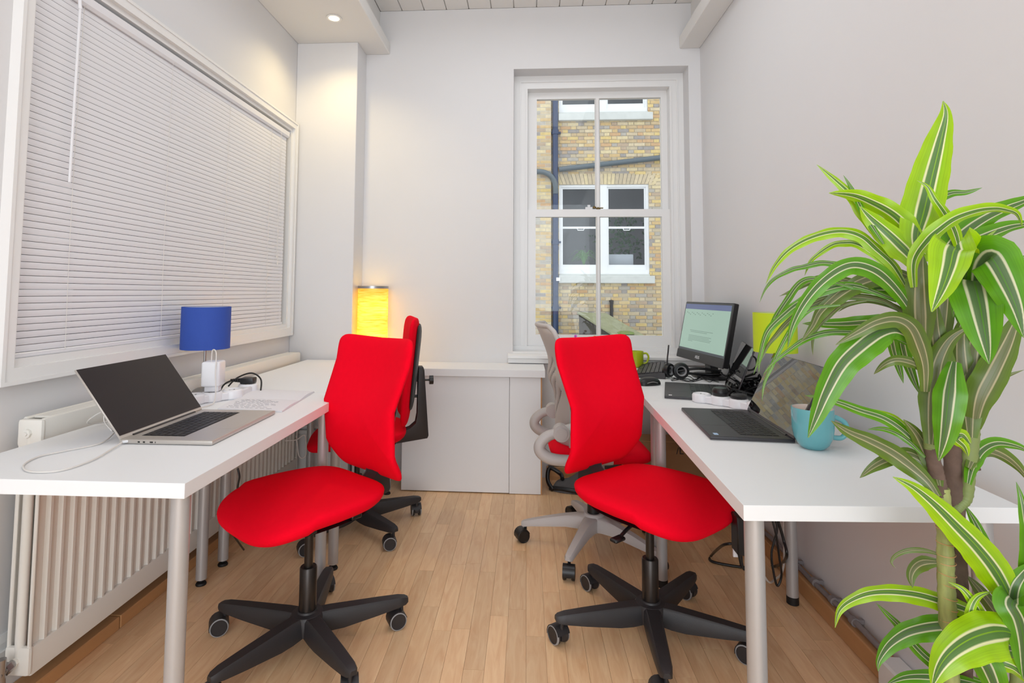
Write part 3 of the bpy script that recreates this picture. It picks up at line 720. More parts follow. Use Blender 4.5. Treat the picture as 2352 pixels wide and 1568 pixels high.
# bricks in flemish bond: nearest 300 in view singly, the rest as one part
b = B(); b.box(-.1085, .1085, -.004, .03, -.0315, .0315, bev=.004); br_s = mesh_of(b, m_brick, 'brick')
b = B(); b.box(-.052, .052, -.004, .03, -.0315, .0315, bev=.004); br_h = mesh_of(b, m_brick, 'brick')
cand = []
course = .0745
k = 0; z = -1.0
while z < 7.2:
    x = -2.4 + (.165 if k % 2 else 0) + rnd.uniform(-.01, .01); i = 0
    while x < 5.4:
        L_ = .217 if i % 2 == 0 else .104
        xa, xb = x, x+L_
        for h in WINS:
            if h[2]-.02 < z < h[3]+(.22 if h is WINS[0] else 0):
                if xa < h[0] < xb: xb = h[0]
                elif xa < h[1] < xb: xa = h[1]
                elif h[0] <= xa and xb <= h[1]: xb = xa
        if xb-xa > .025: cand.append(((xa+xb)/2, z, xb-xa))
        x += L_+.011; i += 1
    z += course; k += 1
def in_view(c): return .20 < c[0] < 2.85 and .35 < c[1] < 5.3
vis = [c for c in cand if in_view(c) and c[1] < 1.35 or in_view(c) and c[0] > 2.53 or in_view(c) and 3.8 < c[1] < 4.75 and c[0] > .68]
vis.sort(key=lambda c: abs(c[1]-1.5)); vis = vis[:300]; vs_ = set(vis)
for c in vis:
    big = c[2] > .13
    o = inst(br_s if big else br_h, 'brick', fac, (c[0], FY+rnd.uniform(-.004, .005), c[1]), (0, rnd.uniform(-.008, .008), 0), (c[2]/(.217 if big else .104), 1, 1))
V_, F_, R_a = [], [], []
for c in cand:
    if c in vs_: continue
    hw_, hz, y0 = c[2]/2, .0315, FY-.003+rnd.uniform(-.004, .005)
    n0 = len(V_); V_ += [(c[0]-hw_, y0, c[1]-hz), (c[0]+hw_, y0, c[1]-hz), (c[0]+hw_, y0, c[1]+hz), (c[0]-hw_, y0, c[1]+hz), (c[0]-hw_, y0+.02, c[1]-hz), (c[0]+hw_, y0+.02, c[1]-hz), (c[0]+hw_, y0+.02, c[1]+hz), (c[0]-hw_, y0+.02, c[1]+hz)]
    F_ += [(n0, n0+1, n0+2, n0+3), (n0, n0+4, n0+5, n0+1), (n0+1, n0+5, n0+6, n0+2), (n0+2, n0+6, n0+7, n0+3), (n0+3, n0+7, n0+4, n0)]
    R_a += [rnd.random()]*8
me = bpy.data.meshes.new('brickwork'); me.from_pydata(V_, [], F_); me.materials.append(m_brick_s)
at = me.attributes.new('rnd', 'FLOAT', 'POINT'); at.data.foreach_set('value', R_a)
tagp(link('brickwork', me, fac), kind='stuff')
# soldier course over the lower window
b = B(); x = .60; V_, F_, R_a = [], [], []
while x < 2.60:
    sl_ = (x-1.585)*.10
    n0 = len(V_); y0 = FY-.006
    V_ += [(x, y0, 3.46), (x+.066, y0, 3.46), (x+.066+sl_, y0, 3.685), (x+sl_, y0, 3.685), (x, y0+.02, 3.46), (x+.066, y0+.02, 3.46), (x+.066+sl_, y0+.02, 3.685), (x+sl_, y0+.02, 3.685)]
    F_ += [(n0, n0+1, n0+2, n0+3), (n0, n0+4, n0+5, n0+1), (n0+1, n0+5, n0+6, n0+2), (n0+2, n0+6, n0+7, n0+3), (n0+3, n0+7, n0+4, n0)]
    R_a += [rnd.choice((.2, .3, .6, .86))]*8; x += .076
me = bpy.data.meshes.new('brick_arch'); me.from_pydata(V_, [], F_); me.materials.append(m_brick_s)
at = me.attributes.new('rnd', 'FLOAT', 'POINT'); at.data.foreach_set('value', R_a)
tagp(link('brick_arch', me, fac), kind='stuff')
# projecting pier left of the downpipe
b = B(); b.box(-3.5, .495, FY-.10, FY+.02, -2.5, 9); pier = obj('pier', b, m_mortar, fac)
V_, F_, R_a = [], [], []
k = 0; z = -1.0
while z < 7.2:
    x = .490; i = k
    while x > -2.2:
        L_ = .217 if i % 2 == 0 else .104
        n0 = len(V_); y0 = FY-.105+rnd.uniform(-.003, .004); hz = .0315
        V_ += [(x-L_, y0, z-hz), (x, y0, z-hz), (x, y0, z+hz), (x-L_, y0, z+hz), (x-L_, y0+.02, z-hz), (x, y0+.02, z-hz), (x, y0+.02, z+hz), (x-L_, y0+.02, z+hz)]
        F_ += [(n0, n0+1, n0+2, n0+3), (n0, n0+4, n0+5, n0+1), (n0+1, n0+5, n0+6, n0+2), (n0+2, n0+6, n0+7, n0+3), (n0+3, n0+7, n0+4, n0)]
        R_a += [rnd.random()]*8; x -= L_+.011; i += 1
    z += course; k += 1
me = bpy.data.meshes.new('brickwork'); me.from_pydata(V_, [], F_); me.materials.append(m_brick_s)
at = me.attributes.new('rnd', 'FLOAT', 'POINT'); at.data.foreach_set('value', R_a); tagp(link('brickwork', me, pier), kind='stuff')
# the two far windows
def far_window(z0, z1, meet):
    x0, x1 = .664, 2.506; ml, mr = 1.515, 1.655
    b = B(); b.box(x0, x0+.045, FY+.03, FY+.16, z0, z1); b.box(x1-.05, x1, FY+.03, FY+.16, z0, z1); b.box(ml, mr, FY+.013, FY+.16, z0, z1)
    b.box(x0+.001, x1-.001, FY+.026, FY+.16, z1-.045, z1-.001); b.box(x0+.001, x1-.001, FY+.02, FY+.16, z0, z0+.13)
    w = obj('window', b, m_reflw, fac)
    for (a, c) in ((x0+.045, ml), (mr, x1-.05)):
        b = B(); b.box(a+.001, c-.001, FY+.056, FY+.10, meet-.022, meet+.022); ring(b, 'y', FY+.06, FY+.10, a, c, z0+.13, z1-.045, .035, .10); obj('sash', b, m_reflw, w)
        b = B(); b.tube([( (a+c)/2-.07, FY+.05, meet-.02), ((a+c)/2-.06, FY+.045, meet-.055), ((a+c)/2+.06, FY+.045, meet-.055), ((a+c)/2+.07, FY+.05, meet-.02)], .011, 6); obj('sash_lift', b, m_reflw, w)
        b = B(); b.box(a+.02, c-.02, FY+.085, FY+.090, z0+.15, z1-.06); obj('pane', b, m_glass2, w)
    b = B(); b.box(x0-.015, x1+.085, FY-.10, FY+.10, z0-.155, z0+.0, bev=.01); b.box(x0, x1, FY-.02, FY+.10, z0-.0, z0+.035); obj('window_sill', b, m_stone, w)
    b = B()                                        # room box behind
    b.box(x0-.5, x1+.5, FY+2.2, FY+2.25, z0-.6, z1+.4); b.box(x0-.5, x1+.5, FY+.33, FY+2.2, z0-.65, z0-.6); b.box(x0-.5, x1+.5, FY+.33, FY+2.2, z1+.35, z1+.4)
    b.box(x0-.55, x0-.5, FY+.33, FY+2.2, z0-.6, z1+.4); b.box(x1+.5, x1+.55, FY+.33, FY+2.2, z0-.6, z1+.4)
    obj('room_interior', b, m_room, w)
far_window(1.560, 3.455, 2.562); far_window(4.95, 6.70, 5.9)
# things behind the far panes
b = B(); x0, zt = fz(1401, 581); x1, _ = fz(1462, 581); b.box(x0, x1, FY+.34, FY+.40, 1.70, zt, bev=.006)
obj('white_board', b, m_reflw, label='cream board leaning inside the lower right window across the yard', cat='board')
def tuft(name, label, px, py, s, m, n=70, base=(FY+.22)):
    p = at_y(px, py, base); b = B()
    for i in range(n):
        a = rnd.uniform(0, 2*PI); L_ = s*rnd.uniform(.5, 1.1); sp = rnd.uniform(.3, 1)
        q = spline([(0, 0, 0), (math.cos(a)*L_*.35*sp, math.sin(a)*L_*.12, L_*.75), (math.cos(a)*L_*.95*sp, math.sin(a)*L_*.2, L_*(.85-.6*sp))], 4)
        b.tube([V(p)+k_ for k_ in q], [.006]*4+[.005, .004, .003, .002, .001], 4)
    return obj(name, b, m, label=label, cat='plant')
t_ = tuft('spider_plant', 'spider plant on the sill inside the lower left window across the yard', 1341, 611, .42, mat('tuft_green', (120, 170, 96), .6))
b = B(); q = at_y(1341, 611, FY+.22); b.lathe([(0, -.14), (.07, -.14), (.09, 0), (.08, 0), (0, -.01)], q, 20); obj('pot', b, m_wood, t_)
p = at_y(1432, 545, FY+.6); b = B()
for i in range(240):
    c = p+V((rnd.gauss(0, .28), rnd.uniform(0, .3), rnd.uniform(-.45, .55)))
    a = rnd.uniform(0, PI); s_ = rnd.uniform(.03, .06); d = V((math.cos(a), rnd.uniform(-.3, .3), math.sin(a)))*s_; e = V((-math.sin(a), rnd.uniform(-.3, .3), math.cos(a)))*s_*.5
    b.face([b.bm.verts.new(c-d), b.bm.verts.new(c+e), b.bm.verts.new(c+d), b.bm.verts.new(c-e)])
obj('leafy_plant', b, mat('indoor_leaf', (70, 104, 72), .5), label='dark leafy plant inside the lower right window across the yard', cat='plant')
# drain pipes
dp = thing('drainpipe', 'blue-black iron drainpipe running down the brick house outside', 'pipe')
b = B(); b.cyl((.585, FY-.08, -2.4), (.585, FY-.08, 8.5), .058, seg=20); obj('pipe', b, m_bpipe, dp, 50)
for zz in (4.55, 2.25, .9):
    b = B(); b.lathe([(.058, -.05), (.070, -.05), (.070, .05), (.058, .05)], (.585, FY-.08, zz), 20); b.box(.47, .70, FY-.05, FY, zz-.02, zz+.02); obj('pipe_collar', b, m_bpipe, dp, 40)
b = B(); q = fz(1280, 642); b.box(q[0]-.03, q[0]+.05, FY-.16, FY-.14, q[1]-.03, q[1]+.04); obj('tape', b, m_whitepl, dp)
b = B(); b.tube(spline([(-.9, FY-.20, 3.70), (.1, FY-.20, 3.70), (.40, FY-.19, 3.66), (.56, FY-.13, 3.50), (.585, FY-.10, 3.25)], 6), .055, 14)
obj('branch_pipe', b, m_gpipe, smooth=60, label='pale grey branch pipe bending into the drainpipe outside', cat='pipe')
b = B(); b.tube([(5.2, FY-.09, 4.22), (2.75, FY-.09, 3.99), (.66, FY-.09, 3.76)], .055, 14)
obj('waste_pipe', b, m_gpipe, smooth=60, label='grey sloping waste pipe crossing the bricks above the far window', cat='pipe')
b = B(); b.cyl((1.722, FY-.04, .45), (1.722, FY-.04, 1.06), .034, seg=14); b.lathe([(.034, -.03), (.043, -.03), (.043, .01), (0, .02)], (1.722, FY-.04, 1.05), 14)
obj('pipe_stub', b, m_blackpl2, smooth=40, label='short black pipe stub on the brick wall below the far window', cat='pipe')
# garden wall with a mossy coping running towards the house
gw = thing('garden_wall', 'dark garden wall with mossy sloping top outside, below the far window', 'wall')
b = B()
pA = V((1.02, FY-.5, .80)); pB = V((2.05, FY-2.2, .12)); side = V((.55, .16, -.02))
b.hexa([pA+V((0, 0, -2.6)), pB+V((0, 0, -2)), pB+side+V((0, 0, -2)), pA+side+V((0, 0, -2.6)), pA, pB, pB+side, pA+side]); obj('masonry', b, m_darkwall, gw)
b = B(); up = V((0, 0, .03)); e = V((-.03, -.01, 0))
b.hexa([pA+e, pB+e, pB+side, pA+side, pA+e+up, pB+e+up, pB+side+up, pA+side+up]); obj('coping', b, m_coping, gw)
b = B(); q = (pA+pB)/2+side*.45; b.lathe([(.16, .02), (.15, .05), (.08, .07), (0, .075)], q, 14); obj('moss_tuft', b, m_moss, gw)
b = B(); b.box(-6, 9, 4.4, FY+.4, -2.6, -2.5); struct('floor_yard', b, m_darkwall)
# ================================================================== THINGS ON THE LEFT DESKS
def keys_on(par, W_, y0, y1, z, rows=6, cols=14, hgt=.0012, joined=False, m=m_key, gap=.16):
    pw = W_/cols; ph = (y1-y0)/rows; b = B() if joined else None
    km = {}
    def key(w):
        if w not in km:
            bb = B(); bb.box(-pw*w/2+pw*gap/2, pw*w/2-pw*gap/2, -ph*(1-gap)/2, ph*(1-gap)/2, 0, hgt, bev=.0005); km[w] = mesh_of(bb, m, 'key')
        return km[w]
    for r in range(rows):
        if r == 0: ws = [1, 1, 1.25, 5.5, 1.25, 1, 1, 1, 1]
        elif r == 1: ws = [2.25]+[1]*10+[1.75]
        elif r == 2: ws = [1.75]+[1]*11+[1.25]
        elif r == 3: ws = [1.5]+[1]*12+[.5]
        else: ws = [1]*13+[1]
        sc = cols/sum(ws); x = -W_/2
        for w in ws:
            cx = x+pw*w*sc/2; cyy = y0+ph*(r+.5)
            if joined:
                hw_ = pw*w*sc/2*(1-gap); b.box(cx-hw_, cx+hw_, cyy-ph*(1-gap)/2, cyy+ph*(1-gap)/2, z, z+hgt)
            else: inst(key(w), 'key', par, (cx, cyy, z), scale=(sc, 1, 1))
            x += pw*w*sc
    if joined: return tagp(obj('keys', b, m, par), kind='stuff')
def laptop(label, origin, rz, W_, D, scr, lean, m_top, m_deck, th=.013, joined=False, bez=.010, logo=None):
    t = thing('laptop', label, 'laptop', origin, rz)
    b = B(); b.box(-W_/2, W_/2, 0, D, .0015, th, bev=.003, seg=2); base = obj('base', b, m_top, t, 40)
    b = B(); b.box(-W_/2+.003, W_/2-.003, .003, D-.012, th-.0005, th+.0006); deck = obj('keyboard_deck', b, m_deck, t)
    if m_deck is m_silver: ky, kw = (.40, .86), .78*W_
    else: ky, kw = (.40, .87), .84*W_
    b = B(); b.box(-kw/2-.002, kw/2+.002, D*ky[0]-.002, D*ky[1]+.002, th+.0004, th+.0008); obj('key_well', b, m_blackpl2, t)
    keys_on(t, kw, D*ky[0], D*ky[1], th+.0009, joined=joined)
    b = B(); b.box(-W_*.15, W_*.15, D*.04, D*.36, th+.0005, th+.0009, bev=.0002); obj('trackpad', b, m_deck, t)
    hz = th-.001
    mt = M.Translation((0, D-.006, hz+.002)) @ M.Rotation(rd(lean), 4, 'X')     # lid plane: local y is up the screen
    lid = bpy.data.objects.new('lid', None)
    b = B(); b.box(-W_/2, W_/2, 0, scr, -.0065, 0, bev=.002, mtx=mt); lid = obj('lid', b, m_top if m_top is m_silver else m_laptopblk, t, 40)
    b = B(); b.box(-W_/2+.002, W_/2-.002, .010, scr-.002, .0002, .0012, mtx=mt); obj('screen', b, m_glass_dim if m_top is m_silver else m_glass_mir, lid)
    b = B(); b.cyl((-W_*.38, D-.006, hz), (W_*.38, D-.006, hz), .005); obj('hinge', b, m_blackpl2, t, 40)
    return t
# lean: angle of the lid from the horizontal, measured so that 90 is upright and more leans back
lp = laptop('open silver laptop with dark screen on the front left desk', (-.880, 1.7225, ZL), rd(91), .405, .270, .240, 180-127, m_silver, m_silver)
b = B(); 
for i, (yy, w) in enumerate(((.215, .006), (.200, .006), (.180, .009), (.165, .002))): b.box(-.2030, -.2024, yy-w, yy, .005, .009)
obj('port', b, m_blackpl2, lp)
tagp(lp.children[-1], kind='stuff')
laptop('open black laptop whose screen mirrors bricks, beside the teal mug', (.600, 2.062, ZR), rd(-94), .450, .255, .247, 64.6, m_laptopblk, m_laptopblk, th=.012)
laptop('open black laptop farther back, in front of the monitor', (.660, 2.735, ZR), rd(-104), .415, .290, .236, 69, m_laptopblk, m_laptopblk, th=.012, joined=True)
for o in [q for q in bpy.data.objects if q.name.startswith('laptop') and q.location.x > 0]:
    W_ = .45 if o.location.y < 2.4 else .415
    b = B(); b.box(-W_/2+.001, W_/2-.001, .0005, .255, .0005, .0035, bev=.001); obj('bottom_cover', b, m_chrome, o, 40)
    b = B(); b.box(W_/2-.045 if o.location.y < 2.4 else W_/2-.04, W_/2-.022, .018, .032, .0126, .0130)
    obj('sticker', b, m_whitepl if o.location.y > 2.4 else mat('sticker_blue', (170, 200, 232), .4), o, label='small pale sticker')

def table_lamp(name, label, loc, r, z0, z1, m, pole=True):
    t = thing(name, label, 'lamp', loc)
    h0, h1 = z0-loc[2], z1-loc[2]
    b = B(); b.lathe([(r, h0), (r, h1), (r-.003, h1), (r-.003, h0), (r, h0)], seg=56); sh = obj('lamp_shade', b, [m], t, 60)
    b = B(); b.lathe([(r-.0035, h0+.002), (r-.0035, h1-.002)], seg=56); obj('shade_lining', b, m_whitein, sh, 60)
    b = B(); b.lathe([(0, 0), (.054, 0), (.054, .004), (.046, .010), (.010, .020), (.0, .022)], seg=40); obj('base', b, m_chrome, t, 40)
    b = B(); b.cyl((0, 0, .015), (0, 0, h0+.04), .0055); b.lathe([(0, h0+.03), (.016, h0+.03), (.016, h0+.075), (0, h0+.075)], seg=20)
    for k in range(3): b.cyl((0, 0, h0+.07), (math.cos(k*2.094)*(r-.002), math.sin(k*2.094)*(r-.002), h0+.03), .0014, seg=6)
    obj('pole', b, m_chrome, t, 40); return t
p0 = at_y(423, 750, 2.33); p1 = at_y(524, 750, 2.33)
table_lamp('table_lamp', 'table lamp with blue drum shade on the front left desk', ((p0.x+p1.x)/2, 2.33, ZL), (p1.x-p0.x)/2*.985, at_y(474, 800, 2.33).z, at_y(474, 704, 2.33).z, m_blue)
p0 = at_y(1732, 760, 2.36); p1 = at_y(1828, 760, 2.36)
table_lamp('table_lamp', 'table lamp with lime green drum shade behind the plant', ((p0.x+p1.x)/2, 2.36, ZR), (p1.x-p0.x)/2*.985, at_y(1780, 808, 2.36).z, at_y(1780, 718, 2.36).z, m_lime)
# yellow paper floor lamp in the back left corner
fl = thing('table_lamp', 'glowing yellow paper column lamp in the back corner', 'lamp', (-1.010, 3.588, .737))
b = B(); b.lathe([(.098, .012), (.098, .495)], seg=56); b.lathe([(.0972, .495), (.0972, .012)], seg=56); obj('lamp_shade', b, m_ylamp, fl, 60)
b = B(); b.lathe([(.0965, .485), (.0995, .485), (.0995, .501), (.0965, .501), (.0965, .485)], seg=56); obj('top_ring', b, m_chrome, fl, 40)
b = B(); b.lathe([(.097, .489), (0, .489)], seg=40); obj('top_diffuser', b, m_ylamp, fl)
b = B(); b.lathe([(0, 0), (.10, 0), (.10, .012), (0, .012)], seg=40); b.cyl((0, 0, .012), (0, 0, .36), .006); obj('base', b, m_whitepl, fl, 40)
for zz, e_ in ((1.10, .95), (.875, 1.7)):
    l_ = bpy.data.lights.new('lamp_bulb', 'POINT'); l_.energy = e_; l_.color = (1, .90, .62); l_.shadow_soft_size = .022
    o = bpy.data.objects.new('lamp_bulb', l_); o.location = (-.995, 3.570, zz); C.objects.link(o)

# white power strip with adaptor and black plug
def power_strip(label, pts, z):
    t = thing('power_strip', label, 'power strip', (pts[0][0], pts[0][1], z))
    for i, (x, y) in enumerate(pts):
        b = B(); b.lathe([(0, 0), (.036, 0), (.040, .004), (.040, .030), (.036, .036), (.030, .038), (.026, .034), (0, .033)], (x-pts[0][0], y-pts[0][1], 0), 32)
        obj('socket_outlet', b, m_whitepl, t, 40)
    for i, (x, y) in enumerate(pts[1:]):
        xa, ya = pts[i]; d = V((x-xa, y-ya, 0)); mt = M.Translation(((x+xa)/2-pts[0][0], (y+ya)/2-pts[0][1], 0)) @ M.Rotation(math.atan2(d.y, d.x), 4, 'Z')
        b = B(); b.box(-d.length/2, d.length/2, -.030, .030, .001, .031, bev=.004, mtx=mt); obj('housing', b, m_whitepl, t, 40)
    b = B()
    for (x, y) in pts:
        for dx, dy in ((0, .012), (-.009, -.007), (.009, -.007)): b.box(x-pts[0][0]+dx-.002, x-pts[0][0]+dx+.002, y-pts[0][1]+dy-.003, y-pts[0][1]+dy+.003, .0335, .0345)
    tagp(obj('sockets', b, m_blackpl2, t), kind='stuff'); return t
sp = [at_z(*q, ZL+.02) for q in ((445, 915), (487, 909), (534, 903), (570, 890))]
power_strip('white power strip on the left desk, holding the white charger', [(p.x, p.y) for p in sp], ZL)
ch = thing('charger', 'white square laptop charger standing on the power strip', 'charger', (sp[1].x, sp[1].y+.004, ZL+.038), rd(12))
b = B(); b.box(-.026, .026, -.020, .020, 0, .022, bev=.004, seg=2); obj('plug', b, m_whitepl, ch, 40)
b = B(); b.box(-.034, .034, -.038, .038, .022, .118, bev=.009, seg=3); obj('body', b, m_whitepl, ch, 40)
q0 = V((sp[1].x+.004, sp[1].y, ZL+.155))
cab_pts = [q0+V((.0, -.02, 0)), q0+V((.004, -.022, .045)), q0+V((.024, -.03, .035)), q0+V((.032, -.045, -.04)), (sp[1].x+.045, sp[1].y-.055, ZL+.03), (-1.19, 2.03, ZL+.003), (-1.26, 1.90, ZL+.003), (-1.34, 1.78, ZL+.003), (-1.36, 1.66, ZL+.020), at_y(236, 945, 1.600), at_y(240, 968, 1.575), at_y(256, 988, 1.545), at_z(262, 993, ZL+.012)]
b = cable([*cab_pts, at_z(230, 1018, ZL+.003), at_z(150, 1035, ZL+.003), at_z(90, 1048, ZL+.003), at_z(56, 1066, ZL+.003), at_z(60, 1080, ZL+.003), at_z(95, 1084, ZL+.003), at_z(150, 1078, ZL+.003), at_z(215, 1055, ZL+.004), at_z(258, 1030, ZL+.006), at_z(280, 1016, ZL+.008)], .0022, 8, 8)
co = obj('charging_cable', b, m_cord, smooth=60, label='thin white charging cord looped on the front left desk', cat='cord')
b = B(); e0 = at_z(281, 1015, ZL+.008); e1 = at_z(298, 1012, ZL+.008); b.cyl(e0, e1, .004, seg=10); obj('connector', b, m_whitepl, co, 40)
p3 = sp[3]
pg = thing('plug', 'black three-pin plug lying in the left power strip', 'plug', (p3.x, p3.y, ZL+.038), rd(5))
b = B(); b.box(-.028, .028, -.024, .024, 0, .026, bev=.007, seg=2); obj('body', b, m_blackpl2, pg, 40)
b = B()
for i in range(5): b.cyl((-.028-i*.010, 0, .013), (-.035-i*.010, 0, .013), .010-.001*i, seg=12)
b.tube(spline([(-.03, 0, .013), (-.075, 0, .010), (-.10, -.01, -.006), (-.108, -.03, -.034)], 6), .0035); obj('strain_relief', b, m_blackpl2, pg, 40)
b = cable([(p3.x-.10, p3.y+.02, ZL+.02), (p3.x-.07, p3.y+.04, ZL+.055), (p3.x-.01, p3.y+.045, ZL+.075), (p3.x+.035, p3.y+.04, ZL+.05), (p3.x+.06, p3.y-.01, ZL+.004)], .0035)
obj('cable', b, m_blackpl2, smooth=60, label='black cord arching over the black plug on the left desk', cat='cord')
# notebook
nb = thing('notebook', 'open notebook with handwriting beside the silver laptop', 'notebook', (0, 0, 0))
n0, n1, n2, n3 = [at_z(*q, ZL+.004) for q in ((500, 938), (648, 944), (722, 899), (592, 893))]
g0 = (n0+n3)/2; g1 = (n1+n2)/2
def page_block(a, b_, c, d, nm, hh, curve):
    bb = B(); NX = 10; rows = []
    for i in range(NX+1):
        t_ = i/NX; L_ = a.lerp(d, t_); R_ = b_.lerp(c, t_); h = hh+curve*math.sin(PI*t_)
        rows.append([bb.bm.verts.new((L_.x, L_.y, ZL+.0006)), bb.bm.verts.new((L_.x, L_.y, ZL+h)), bb.bm.verts.new((R_.x, R_.y, ZL+h)), bb.bm.verts.new((R_.x, R_.y, ZL+.0006))])
    for r0_, r1_ in zip(rows, rows[1:]):
        for k in range(4): bb.face([r0_[k], r0_[(k+1) % 4], r1_[(k+1) % 4], r1_[k]])
    bb.face(rows[0]); bb.face(rows[-1])
    return obj(nm, bb, m_paper, nb, 40)
pg1 = page_block(n0, n1, g1, g0, 'page_block', .005, .004); page_block(g0, g1, n2, n3, 'page_block', .005, .006)
b = B()
for r in range(9):
    t_ = .10+r*.085; A = n0.lerp(g0, t_); Bq = n1.lerp(g1, t_)
    s0 = .08+rnd.uniform(0, .1); 
    while s0 < .78-(r % 3)*.08:
        ln = rnd.uniform(.03, .09); c = [A.lerp(Bq, s0+ln*k/5) for k in range(6)]
        b.tube([(q.x, q.y+rnd.uniform(-.003, .003), ZL+.0055+.004*math.sin(PI*t_)) for q in c], .0005, 3); s0 += ln+rnd.uniform(.015, .04)
tagp(obj('handwriting', b, m_ink, nb), kind='stuff')
b = cable([at_y(546, 1075, 2.1), at_y(550, 1095, 2.1), at_y(546, 1120, 2.1), at_y(548, 1160, 2.1), at_y(505, 1195, 2.15), at_y(520, 1208, 2.2), at_z(560, 1262, .01)], .004)
obj('cable', b, m_blackpl2, smooth=60, label='black cord hanging below the front left desk behind the seat', cat='cord')
b = cable([at_y(655, 1012, 2.9), at_y(680, 1010, 2.9), at_y(700, 1000, 2.9), at_y(703, 1040, 2.95), at_y(695, 1052, 2.95), at_y(686, 1045, 2.95), at_y(683, 1020, 2.95), at_y(680, 1000, 2.95)], .003)
obj('cable', b, m_cord, smooth=60, label='thin white cord looping below the back left desk', cat='cord')

# ================================================================== THINGS ON THE RIGHT DESKS
# teal mug
mp_ = at_z(1873, 1031, ZR); mg = thing('mug', 'teal mug at the wall side of the front right desk', 'mug', (mp_.x, mp_.y+.012, ZR), rd(-8))
r0 = .0585
b = B(); b.lathe([(0, .002), (.030, 0), (.034, .003), (.044, .014), (.053, .034), (.0575, .060), (r0, .118), (r0-.001, .121), (r0-.0035, .121)], seg=56); obj('body', b, m_teal, mg, 60)
b = B(); b.lathe([(r0-.0035, .121), (r0-.0045, .118), (.053, .060), (.048, .034), (.038, .014), (0, .009)], seg=56); obj('inside', b, m_mugin, mg, 60)
b = B(); b.tube(spline([(.052, 0, .096), (.066, 0, .094), (.088, 0, .080), (.094, 0, .056), (.080, 0, .036), (.060, 0, .034), (.050, 0, .036)], 6), [.0075]*36+[.008], 12); obj('handle', b, m_teal, mg, 60)
# monitor
TL, BL_, TR, BR = at_y(1576, 692, 3.49), at_y(1555, 816, 3.47), at_y(1684, 696, 2.91), at_y(1663, 846, 2.89)
ctr = (TL+BL_+TR+BR)/4; ux = ((TR+BR)-(TL+BL_)).normalized(); uy = ((TL+TR)-(BL_+BR)).normalized(); uz = ux.cross(uy).normalized(); uy = uz.cross(ux)
MW = ((TR+BR)/2-(TL+BL_)/2).length; MH = ((TL+TR)/2-(BL_+BR)/2).length
mon = thing('monitor', 'black monitor showing a text document, under the right side of the sash window', 'monitor', (0, 0, 0))
mt = M(((ux.x, uy.x, uz.x, ctr.x), (ux.y, uy.y, uz.y, ctr.y), (ux.z, uy.z, uz.z, ctr.z), (0, 0, 0, 1)))
b = B(); b.box(-MW/2, MW/2, -MH/2, MH/2, -.030, 0, bev=.004, mtx=mt); b.box(-MW*.3, MW*.3, -MH*.3, MH*.32, -.055, -.030, bev=.008, mtx=mt); case = obj('case', b, m_blackpl2, mon, 40)
b = B(); b.box(-MW/2, MW/2, -MH/2-.004, -MH/2+.045, -.004, .0035, bev=.002, mtx=mt); bz = obj('bezel', b, m_blackpl, mon, 40)
sx0, sx1, sy0, sy1 = -MW/2+.014, MW/2-.014, -MH/2+.048, MH/2-.014
b = B(); b.box(sx0, sx1, sy0, sy1, .0002, .0008, mtx=mt); scr_ = obj('screen', b, m_scr, mon)
b = B(); b.box(sx0, sx1, sy1-.030, sy1, .0009, .0012, mtx=mt); obj('title_bar', b, m_scrbar, scr_)
b = B()
for yy, x0, x1 in ((.028, .20, .72), (.020, .22, .60), (-.002, .19, .70), (-.010, .19, .66), (-.018, .19, .71), (-.026, .19, .69), (-.034, .19, .30)):
    b.box(sx0+(sx1-sx0)*x0, sx0+(sx1-sx0)*x1, yy-.030, yy-.0275, .0009, .0011, mtx=mt)
for i in range(16): b.box(sx0+.03+i*.022, sx0+.042+i*.022, sy1-.052-(i % 3)*.006, sy1-.048-(i % 3)*.006, .0009, .0011, mtx=mt)
tagp(obj('text_lines', b, m_scrtxt, scr_), kind='stuff')
b = B(); b.box(sx0, sx1, sy0, sy0+.012, .0009, .0011, mtx=mt); obj('task_bar', b, mat('taskbar', (50, 54, 60), .4, emit=(60, 66, 74), estr=.4), scr_)
lg = text('ASUS', 'maker_logo', bz, .024, m_whitepl, (0, 0, 0), (0, 0, 0)); lg.matrix_local = mt @ M.Translation((-.01, -MH/2+.020, .0040))
fx, fy = ctr.x+.055, ctr.y+.03
b = B(); b.lathe([(0, 0), (.115, 0), (.115, .006), (.108, .011), (.03, .016), (0, .016)], (fx-.01, fy, ZR), 48); b._xf(b.bm.verts, M.Translation((fx, fy, 0)) @ M.Diagonal((.85, 1.25, 1, 1)) @ M.Translation((-fx, -fy, 0))); obj('base', b, m_blackpl2, mon, 40)
b = B(); b.hexa([(fx-.02, fy-.055, ZR+.012), (fx-.02, fy+.055, ZR+.012), (fx+.025, fy+.055, ZR+.012), (fx+.025, fy-.055, ZR+.012), (fx-.030, fy-.028, ZR+.17), (fx-.030, fy+.028, ZR+.17), (fx-.008, fy+.028, ZR+.17), (fx-.008, fy-.028, ZR+.17)]); obj('neck', b, m_blackpl2, mon)
